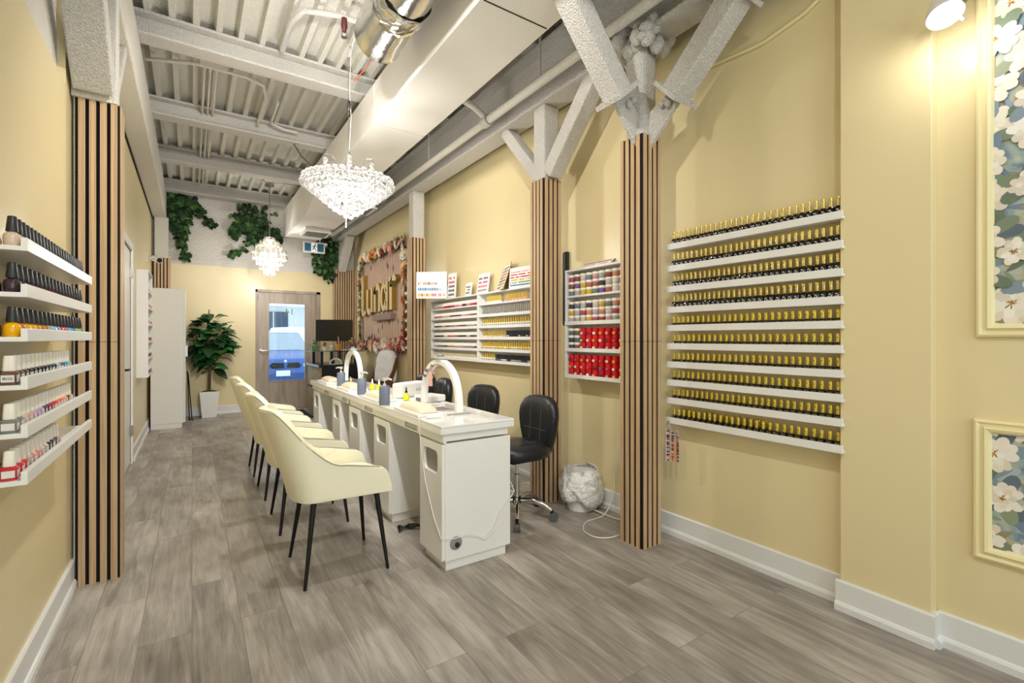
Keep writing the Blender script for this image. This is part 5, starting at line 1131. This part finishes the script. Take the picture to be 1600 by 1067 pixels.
def pot_plant(name, label, loc, potm, pot_r, pot_h, leaves, seed, Lf=0.06, glass=False):
    t = thing(name, label, 'plant', loc); r = random.Random(seed); m = MB()
    MB().lathe([(pot_r*0.8, 0), (pot_r, pot_h*0.5), (pot_r*0.95, pot_h), (pot_r*0.8, pot_h), (pot_r*0.75, pot_h*0.8)], 16).obj('pot', potm, t, smooth=50)
    for k in range(leaves[0]):
        a = r.uniform(0, 6.28); el = r.uniform(0.1, 1.4); d = Vector((math.cos(a)*math.cos(el), math.sin(a)*math.cos(el), math.sin(el)))
        leafpoly(m, Vector((0, 0, pot_h))+d*r.uniform(0, Lf), d, (0, 0, 1), Lf*r.uniform(0.7, 1.2), Lf*0.25, srgb(r.choice(leaves[1])), 0.2, 4, 0.3)
    m.obj('foliage', LEAFM, t); return t
gp = ['#3A6A2A', '#5A8A3A', '#2A4A22', '#7AA04A']
pot_plant('terrarium_plant', 'small green plant in a round glass bowl at the left end of the glass shelf', at(-0.04, 0.16), mat('green_glass', '#6FA06A', 0.1, trans=0.3), 0.055, 0.075, (26, gp), 1, 0.065)
pot_plant('dried_flower_pot', 'small white pot of rusty dried flowers on the glass shelf', at(0.09, 0.14), WHITE_P, 0.028, 0.06, (30, ['#A86A4A', '#C08A6A', '#8A5A3A']), 2, 0.05)
pot_plant('flower_basket', 'brown pot of cream and pink flowers at the right end of the glass shelf', at(0.50, 0.06), mat('brown_basket', '#6E4A3A', 0.7), 0.06, 0.09, (40, ['#E0B89A', '#D8C48A', '#7A8A3A', '#C98A7A', '#4A5A2A']), 3, 0.08)
t = thing('iced_drink', 'amber iced drink cup with a pink striped straw on the glass shelf', 'drink', at(0.27, 0.03))
MB().lathe([(0.033, 0), (0.043, 0.105), (0.043, 0.108)], 16).obj('cup', mat('amber_drink', '#C48A3E', 0.2), t, smooth=40); MB().lathe([(0.044, 0.1085), (0.03, 0.12)], 16).obj('lid', CLEARG, t); s_ = MB()
for k in range(6): s_.tube([(0.01-0.004*k/2, 0, 0.1205+0.017*k), (0.01-0.004*(k+1)/2, 0, 0.1205+0.017*(k+1))], 0.006, 8, 0, srgb('#D8405A' if k % 2 else '#F0E6E6'))
s_.obj('straw', ATTR, t)
t = thing('small_jar', 'small pale jar standing left of the iced drink', 'jar', at(0.18, 0.06)); MB().lathe([(0.026, 0), (0.028, 0.06), (0.02, 0.068)], 14).obj('jar_body', mat('pale_jar', '#C9B9A6', 0.3), t, smooth=40); MB().lathe([(0.022, 0.0685), (0.022, 0.085)], 14).obj('lid', WHITE_P, t)
tag(MB().box(-0.05, -0.03, 0, 0.05, 0.03, 0.012).obj('card_holder', WHITE_P, loc=at(0.39, 0.08), bevel=0.003), 'small white card tray right of the iced drink', 'tray')
t = thing('desk_mirror', 'white half-round table mirror on the black reception counter', 'mirror', (1.86, 7.69, 0.8385)); 
MB().rings([[(x*s_, y, 0.002+z*s_) for x, z in [(0.1*math.cos(PI*k/16), 0.1*math.sin(PI*k/16)) for k in range(17)]] for s_, y in ((1, -0.01), (1, 0.01))]).obj('frame', WHITE_P, t, smooth=40)
MB().prism([(0.078*math.cos(PI*k/16), 0.012+0.07*math.sin(PI*k/16)) for k in range(17)], lambda u, v, d: (u, d, v), -0.0125, -0.0105).obj('mirror_face', mat('mirror_glass', '#B9C4CC', 0.05, 1.0), t)
fm_ = thing('entrance_mat', 'dark low floor mat with a metal edge strip in front of the entrance door', 'mat', (1.36, 8.5, 0))
MB().box(-0.24, -0.55, 0, 0.24, 0.4, 0.014).obj('mat_body', FELT, fm_); MB().box(-0.27, -0.55, 0, -0.241, 0.4, 0.018).obj('edge_strip', STEEL, fm_)
# brown office chair with fur throw
t = thing('wood_chair', 'brown curved wooden chair by the right wall beneath the flower sign', 'chair', (2.14, 6.85, 0), 0.2)
MB().lathe([(0.03, 0.06), (0.025, 0.4)], 12).obj('gas_lift', CHROME, t)
for k in range(5): a = 2*PI*k/5; MB().tube([(0, 0, 0.1), (0.24*math.cos(a), 0.24*math.sin(a), 0.05), (0.25*math.cos(a), 0.25*math.sin(a), 0.0)], 0.018, 8).obj('leg', BLACKM, t)
def slab(prof, y0, y1, nm, mm, th=0.02):
    return MB().rings([[(x, y0, z) for x, z in prof]+[(x+th, y0, z-th) for x, z in reversed(prof)], [(x, y1, z) for x, z in prof]+[(x+th, y1, z-th) for x, z in reversed(prof)]]).obj(nm, mm, t, smooth=40)
MB().prism([(-0.28, 0.44), (0.12, 0.42), (0.2, 0.5), (0.21, 0.66), (0.27, 0.8), (0.3, 0.97), (0.26, 0.97), (0.2, 0.78), (0.13, 0.66), (0.1, 0.54), (-0.28, 0.54)], lambda u, v, d: (u, d, v), -0.265, -0.24).obj('side_panel', WOODB, t, bevel=0.008)
MB().prism([(-0.28, 0.44), (0.12, 0.42), (0.2, 0.5), (0.21, 0.66), (0.27, 0.8), (0.3, 0.97), (0.26, 0.97), (0.2, 0.78), (0.13, 0.66), (0.1, 0.54), (-0.28, 0.54)], lambda u, v, d: (u, d, v), 0.24, 0.265).obj('side_panel', WOODB, t, bevel=0.008)
MB().box(-0.27, -0.235, 0.44, 0.1, 0.235, 0.52).obj('seat', BLACKP, t, bevel=0.02)
MB().prism([(0.13, 0.53), (0.20, 0.55), (0.245, 0.62), (0.22, 0.64)], lambda u, v, d: (u, d, v), -0.235, 0.235).obj('backrest', BLACKP, t)
r5 = random.Random(5); fv = MB(); NA, NB = 26, 16; pts = []
for i in range(NB+1):           # a hood over the chair back: hangs lower in front, rounded on top
    f = i/NB; z = 0.60+0.47*math.sin(f*PI/2)**0.9; w = (1-f**2.3)**0.5 if f < 1 else 0.03
    pts.append([(0.262+0.08*(z-0.8)+(0.075*w+0.012+r5.uniform(-0.009, 0.009))*math.copysign(abs(math.cos(q))**0.7, math.cos(q)), (0.245*w+0.01+r5.uniform(-0.012, 0.012))*math.copysign(abs(math.sin(q))**0.8, math.sin(q)), z+r5.uniform(-0.01, 0.01)-(0.03*math.sin(3*q) if i == 0 else 0)) for q in [2*PI*k/NA for k in range(NA)]])
fv.rings(pts)
o = fv.obj('fur_throw', FUR, None, loc=(2.13, 6.85, 0), rot=(0, 0, 0.2), smooth=180, sub=1); tag(o, 'white fluffy fur throw draped over the back of the brown wooden chair', 'throw')

# ================================================================ FLOWER SIGN
SY0, SY1, SZ0, SZ1 = 6.42, 8.52, 1.16, 2.56
t = thing('wall_sign', 'ribbed beige sign board with gold letters reading lunar on the right wall', 'sign', (XR, (SY0+SY1)/2, (SZ0+SZ1)/2)); hw, hh = (SY1-SY0)/2, (SZ1-SZ0)/2
m = MB().box(-0.02, -hw, -hh, -0.001, hw, hh); b0 = m.obj('board', mat('sign_board', '#B99C86', 0.6), t); y = -hw
while y < hw-0.1: MB().box(-0.032, y+0.006, -hh, -0.0205, y+0.106, hh).obj('board_strip', mat('sign_strip', '#C4A791', 0.6), t); y += 0.112
GL = mat('letter_gold', '#A8843A', 0.35, 0.6); GF = mat('letter_face', '#D8C592', 0.35, 0.35)
def letter(strokes, name):
    """strokes in (u to the reader's right, v up) -> board plane"""
    mm = MB()
    for pts, w in strokes:
        P2 = [Vector((u, v)) for u, v in pts]; L_, R_ = [], []
        for i, p in enumerate(P2):
            d = (P2[min(i+1, len(P2)-1)]-P2[max(i-1, 0)]).normalized(); n_ = Vector((-d.y, d.x))*(w[i] if isinstance(w, (list, tuple)) else w)/2
            L_.append(p+n_); R_.append(p-n_)
        for i in range(len(P2)-1):
            q = [L_[i], L_[i+1], R_[i+1], R_[i]]
            mm.add([(-0.105, -p.x, p.y) for p in q]+[(-0.033, -p.x, p.y) for p in q], [(0, 1, 2, 3)], 1); o_ = len(mm.v)-8
            for a, b in ((0, 1), (1, 2), (2, 3), (3, 0)): mm.f.append([o_+a, o_+b, o_+4+b, o_+4+a]); mm.m.append(0); mm.c.append(None)
    o = mm.obj(name, [GL, GF], t); return o
def arc(cx, cy, rx, ry, a0, a1, n=10): return [(cx+rx*math.cos(math.radians(a0+(a1-a0)*i/n)), cy+ry*math.sin(math.radians(a0+(a1-a0)*i/n))) for i in range(n+1)]
U0 = -0.80
letter([([(U0, 0.46), (U0-0.005, 0.1), (U0+0.0, -0.1)]+arc(U0+0.09, -0.1, 0.09, 0.1, 180, 330), [0.13]*3+[0.12]*5+[0.07]*6)], 'letter_l')
letter([([(U0+0.27, 0.2), (U0+0.27, -0.08)]+arc(U0+0.37, -0.08, 0.10, 0.1, 180, 300), 0.1), ([(U0+0.50, 0.22), (U0+0.50, -0.19)], 0.1)], 'letter_u')
letter([([(U0+0.66, 0.24), (U0+0.66, -0.19)], 0.1), (arc(U0+0.77, 0.09, 0.11, 0.12, 180, 0)+[(U0+0.88, -0.19)], 0.1)], 'letter_n')
letter([(arc(U0+1.08, 0.02, 0.1, 0.18, 20, 340, 16), 0.085), ([(U0+1.22, 0.24), (U0+1.22, -0.19)], 0.1)], 'letter_a')
letter([([(U0+1.40, 0.30), (U0+1.40, -0.19)], 0.11), (arc(U0+1.51, 0.12, 0.11, 0.16, 170, 40, 8), 0.09)], 'letter_r')
MB().box(-0.11, -0.62, -0.33, -0.033, 0.25, -0.24).obj('ledge_bar', mat('sign_bar', '#8A7466', 0.4), t); rs = random.Random(6)
gem = MB()
for k in range(34): 
    cy, cz = rs.uniform(-hw+0.15, hw-0.15), rs.uniform(-hh+0.1, hh-0.1)
    if not -0.3 < cz < 0.4: gem.prism([(0.018, 0), (0, 0.045), (-0.018, 0), (0, -0.045)], lambda u, v, d: (d, cy+u, cz+v), -0.038, -0.0325)
gem.obj('dark_ornaments', mat('ornament_dark', '#6E4A4E', 0.4), t)
mb = MB(); leafpoly(mb, (-0.1, -0.72, 0.15), (-0.3, -0.7, 0.5), (0, 0, 1), 0.2, 0.06, srgb('#7A9A3A'), 0.1); mb.obj('green_leaf', LEAFM, t)
# garland round the board
g = thing('flower_garland', 'garland of pink, cream and orange silk flowers framing the lunar sign', 'garland', (XR, (SY0+SY1)/2, (SZ0+SZ1)/2))
def flower_mesh(seed, layers):
    m = MB(); r = random.Random(seed)
    for R, n, lift, col in layers:
        for k in range(n):
            a = 2*PI*k/n+r.uniform(-0.2, 0.2); d = Vector((-lift, math.cos(a), math.sin(a))); leafpoly(m, Vector((-0.01, 0, 0)), d, (-1, 0, 0), R, R*0.42, srgb(r.choice(col)), 0.3, 4, 0)
    m.ball((-0.03, 0, 0), 0.018, 7, 0, srgb('#C9A24A')); return m
FK = [flower_mesh(1, ((0.11, 9, 0.3, ['#EADFCB', '#F2EBDD']), (0.08, 7, 0.8, ['#F4EEE2', '#E6D6BC']))), flower_mesh(2, ((0.11, 9, 0.3, ['#D89A90', '#C98078']), (0.08, 8, 0.8, ['#E2ACA0', '#D8908A']))),
      flower_mesh(3, ((0.11, 10, 0.25, ['#D9782E', '#E08A3A']), (0.075, 8, 0.7, ['#E89A4A', '#C9662A']))), flower_mesh(4, ((0.105, 9, 0.3, ['#B05A58', '#9A4A4E']), (0.075, 7, 0.8, ['#C06A62', '#A8484C']))), flower_mesh(5, ((0.1, 8, 0.3, ['#EBC49A', '#E8B88A']), (0.07, 7, 0.8, ['#F0D2AC', '#E3A878'])))]
ME = [None]*5; fol = MB(); rg = random.Random(14); peri = []
def side(n, f): 
    for k in range(n): peri.append(f((k+0.5)/n))
side(21, lambda q: (hw+0.02-(2*hw+0.04)*q, hh+0.05, 0.85, 0)); side(32, lambda q: (hw+0.02-(2*hw+0.04)*q, -hh-0.02, 1.0, 1)); side(12, lambda q: (-hw-0.02, hh-2*hh*q, 0.9, 2)); side(15, lambda q: (hw+0.04, hh-2*hh*q, 0.5, 3))
for k, (y, z, s, sd) in enumerate(peri):
    i = rg.choice([0, 1, 0, 4, 3, 1] if sd != 0 else [0, 1, 3, 4, 0, 2]) if sd != 2 else [0, 0, 4, 2, 4, 4, 2, 4, 2, 2, 2, 3][k-53]
    if sd == 0 and k in (6, 7): i = 2
    if sd == 1: i = rg.choice([0, 1, 4, 4, 0, 3])
    if ME[i] is None: o = FK[i].obj('silk_flower', mat('petal', '#FFFFFF', 0.7, src='col'), g); ME[i] = o
    else: o = ME[i].copy(); C.objects.link(o); o.parent = g
    s *= rg.uniform(0.75, 1.15); o.location = (-0.055, y+rg.uniform(-0.03, 0.03), z+rg.uniform(-0.04, 0.04)); o.rotation_euler = (rg.uniform(0, 6), rg.uniform(-0.4, 0.4), rg.uniform(-0.4, 0.4)); o.scale = (s, s, s)
    for q in range(5 if sd != 3 else 9):
        a = rg.uniform(0, 6.28); leafpoly(fol, (-0.04, y+rg.uniform(-0.06, 0.06), z+rg.uniform(-0.06, 0.06)), (-0.3, math.cos(a), math.sin(a)), (-1, 0, 0), rg.uniform(0.07, 0.13), 0.026, srgb(rg.choice(['#3A5230', '#55703E', '#6E8A4E', '#4A3A2E', '#6A4A3A'])), 0.2, 4, 0)
fol.obj('foliage', LEAFM, g)
# narrow polish ledges between sign and pillar
P8 = Proto(slim('polish_bottle', 0.045, 0.05, 0.02, CAPW, 0.015))
for s in range(7):
    z = 1.1+s*0.125
    tag(MB().box(XR-0.1, 5.96, z, XR-0.002, 6.29, z+0.012).box(XR-0.104, 5.96, z, XR-0.1, 6.29, z+0.03).obj('display_ledge', WHITE), 'short white polish ledge beside the flower sign, %s from bottom' % nth(s), 'shelf', 'short ledges beside the flower sign')
    for k in range(4): P8((XR-0.07, 6.26-k*0.06, z+0.0125), 0, 'white-capped bottle, %s from left, %s short ledge beside the flower sign' % (nth(k), nth(s)), 'bottles on the %s short ledge' % nth(s), srgb(rnd.choice([['#E8E4E0', '#D8D4D0'], ['#4A3A4A', '#C9C2C0'], ['#D8D0CC', '#5A3A4A'], ['#D0303A', '#E8A0A0'], ['#C83A3A', '#7A2A3A'], ['#3A3A44', '#A85A6A'], ['#8A8A90', '#2A2A30']][s])))

# ================================================================ OUTSIDE THE ENTRANCE
struct(MB().box(-14, YF+0.16, -0.3, 18, 60, -0.06).obj('floor_outside', SNOW))
t = thing('parked_car', 'blue car parked nose-in outside, seen through the entrance door glass', 'car', (1.95, 13.1, -0.06)); CB = mat('car_blue', '#3E67B4', 0.25, spec=0.7)
secs = [(0.0, 0.78, 0.32, 0.62), (0.12, 0.86, 0.22, 0.78), (0.6, 0.9, 0.2, 0.9), (1.3, 0.92, 0.2, 0.98)]
rr = []
for y, hwid, zb, zt in secs+[(2.2, 0.93, 0.2, 1.0), (4.2, 0.92, 0.22, 1.0), (4.45, 0.85, 0.3, 0.9)]:
    rr.append([(-hwid, y, zb), (hwid, y, zb), (hwid, y, zt-0.14), (hwid*0.86, y, zt), (-hwid*0.86, y, zt), (-hwid, y, zt-0.14)])
MB().rings(rr).obj('body', CB, t, bevel=0.03, smooth=40)
MB().rings([[(-w, y, 0.98), (w, y, 0.98), (w*0.82, y2, zt), (-w*0.82, y2, zt)] for w, y, y2, zt in ((0.8, 1.25, 1.95, 1.44), (0.8, 3.9, 3.5, 1.44))]).obj('cabin', mat('car_glass', '#AEBCCB', 0.2), t)  # pale glass colour stands in for whitish reflection and snow on it
MB().box(-0.64, 1.97, 1.442, 0.64, 3.5, 1.5).obj('snow_on_roof', SNOW, t, bevel=0.02)
for s in (-1, 1):
    MB().prism([(0.03, 0.0), (0.32, -0.01), (0.36, 0.06), (0.3, 0.13), (0.05, 0.12)], lambda u, v, d: (s*u, d, 0.56+v), -0.03, 0.06).obj('grille', mat('grille_black', '#15171C', 0.3), t)
    MB().prism([(0.42, 0.02), (0.72, 0.04), (0.74, 0.12), (0.42, 0.1)], lambda u, v, d: (s*u, d, 0.56+v), -0.012, 0.15).obj('headlight', mat('headlight', '#DDE6EE', 0.1), t)
    for y in (0.85, 3.6): MB().tube([(s*0.74, y, 0.33), (s*0.93, y, 0.33)], 0.33, 20).obj('wheel', RUBBER, t)
MB().box(-0.7, -0.03, 0.24, 0.7, 0.1, 0.42).obj('bumper', mat('bumper_blue', '#2E4E8A', 0.35), t, bevel=0.03)
MB().box(-0.22, -0.055, 0.36, 0.1, -0.031, 0.5).obj('licence_plate', mat('plate_white', '#E6ECF0', 0.4), t)
MB().lathe([(0.035, 0), (0.035, 0.006)], 16).obj('emblem', mat('emblem_pale', '#DCE4EC', 0.2), t, loc=(0, 0.02, 0.73), rot=(PI/2, 0, 0))
t = thing('street_building', 'pale commercial building across the street with dark shop windows', 'building', (8, 34, -0.06)); PB = mat('pale_facade', '#E4E8EA', 0.7)
MB().box(-16, 0, 0, 14, 8, 5.5).obj('facade', PB, t)
for k in range(9):
    if k == 4: continue
    w = MB().box(-15+k*3.2, -0.06, 0.9, -12.4+k*3.2, -0.005, 3.0).obj('window', mat('shop_glass', '#4A5E74', 0.15, var=(0.9, 0.5)), t)
    for q in (1, 2): MB().box(-15+k*3.2+q*0.87-0.03, -0.09, 0.9, -15+k*3.2+q*0.87+0.03, -0.061, 3.0).obj('mullion', PB, w)
MB().box(-16, -1.2, 3.3, 14, 0, 3.8).obj('canopy', SNOW, t)
t = thing('snowy_car', 'snow-covered pale car parked behind the blue car', 'car', (4.3, 19, -0.06), 0.25)
MB().rings([[(-w, y, 0.25), (w, y, 0.25), (w, y, zt-0.1), (w*0.85, y, zt), (-w*0.85, y, zt), (-w, y, zt-0.1)] for w, y, zt in ((0.85, 0, 0.7), (0.9, 0.3, 0.95), (0.92, 1.3, 1.05), (0.92, 4.4, 1.05), (0.86, 4.5, 0.8))]).obj('body', SNOW, t, bevel=0.05)
MB().rings([[(-0.8, 1.2, 1.05), (0.8, 1.2, 1.05), (0.66, 1.9, 1.75), (-0.66, 1.9, 1.75)], [(-0.8, 4.1, 1.05), (0.8, 4.1, 1.05), (0.66, 3.7, 1.75), (-0.66, 3.7, 1.75)]]).obj('cabin', SNOW, t, bevel=0.08)
for s in (-1, 1):
    for y in (0.85, 3.6): MB().tube([(s*0.74, y, 0.33), (s*0.93, y, 0.33)], 0.33, 16).obj('wheel', RUBBER, t)
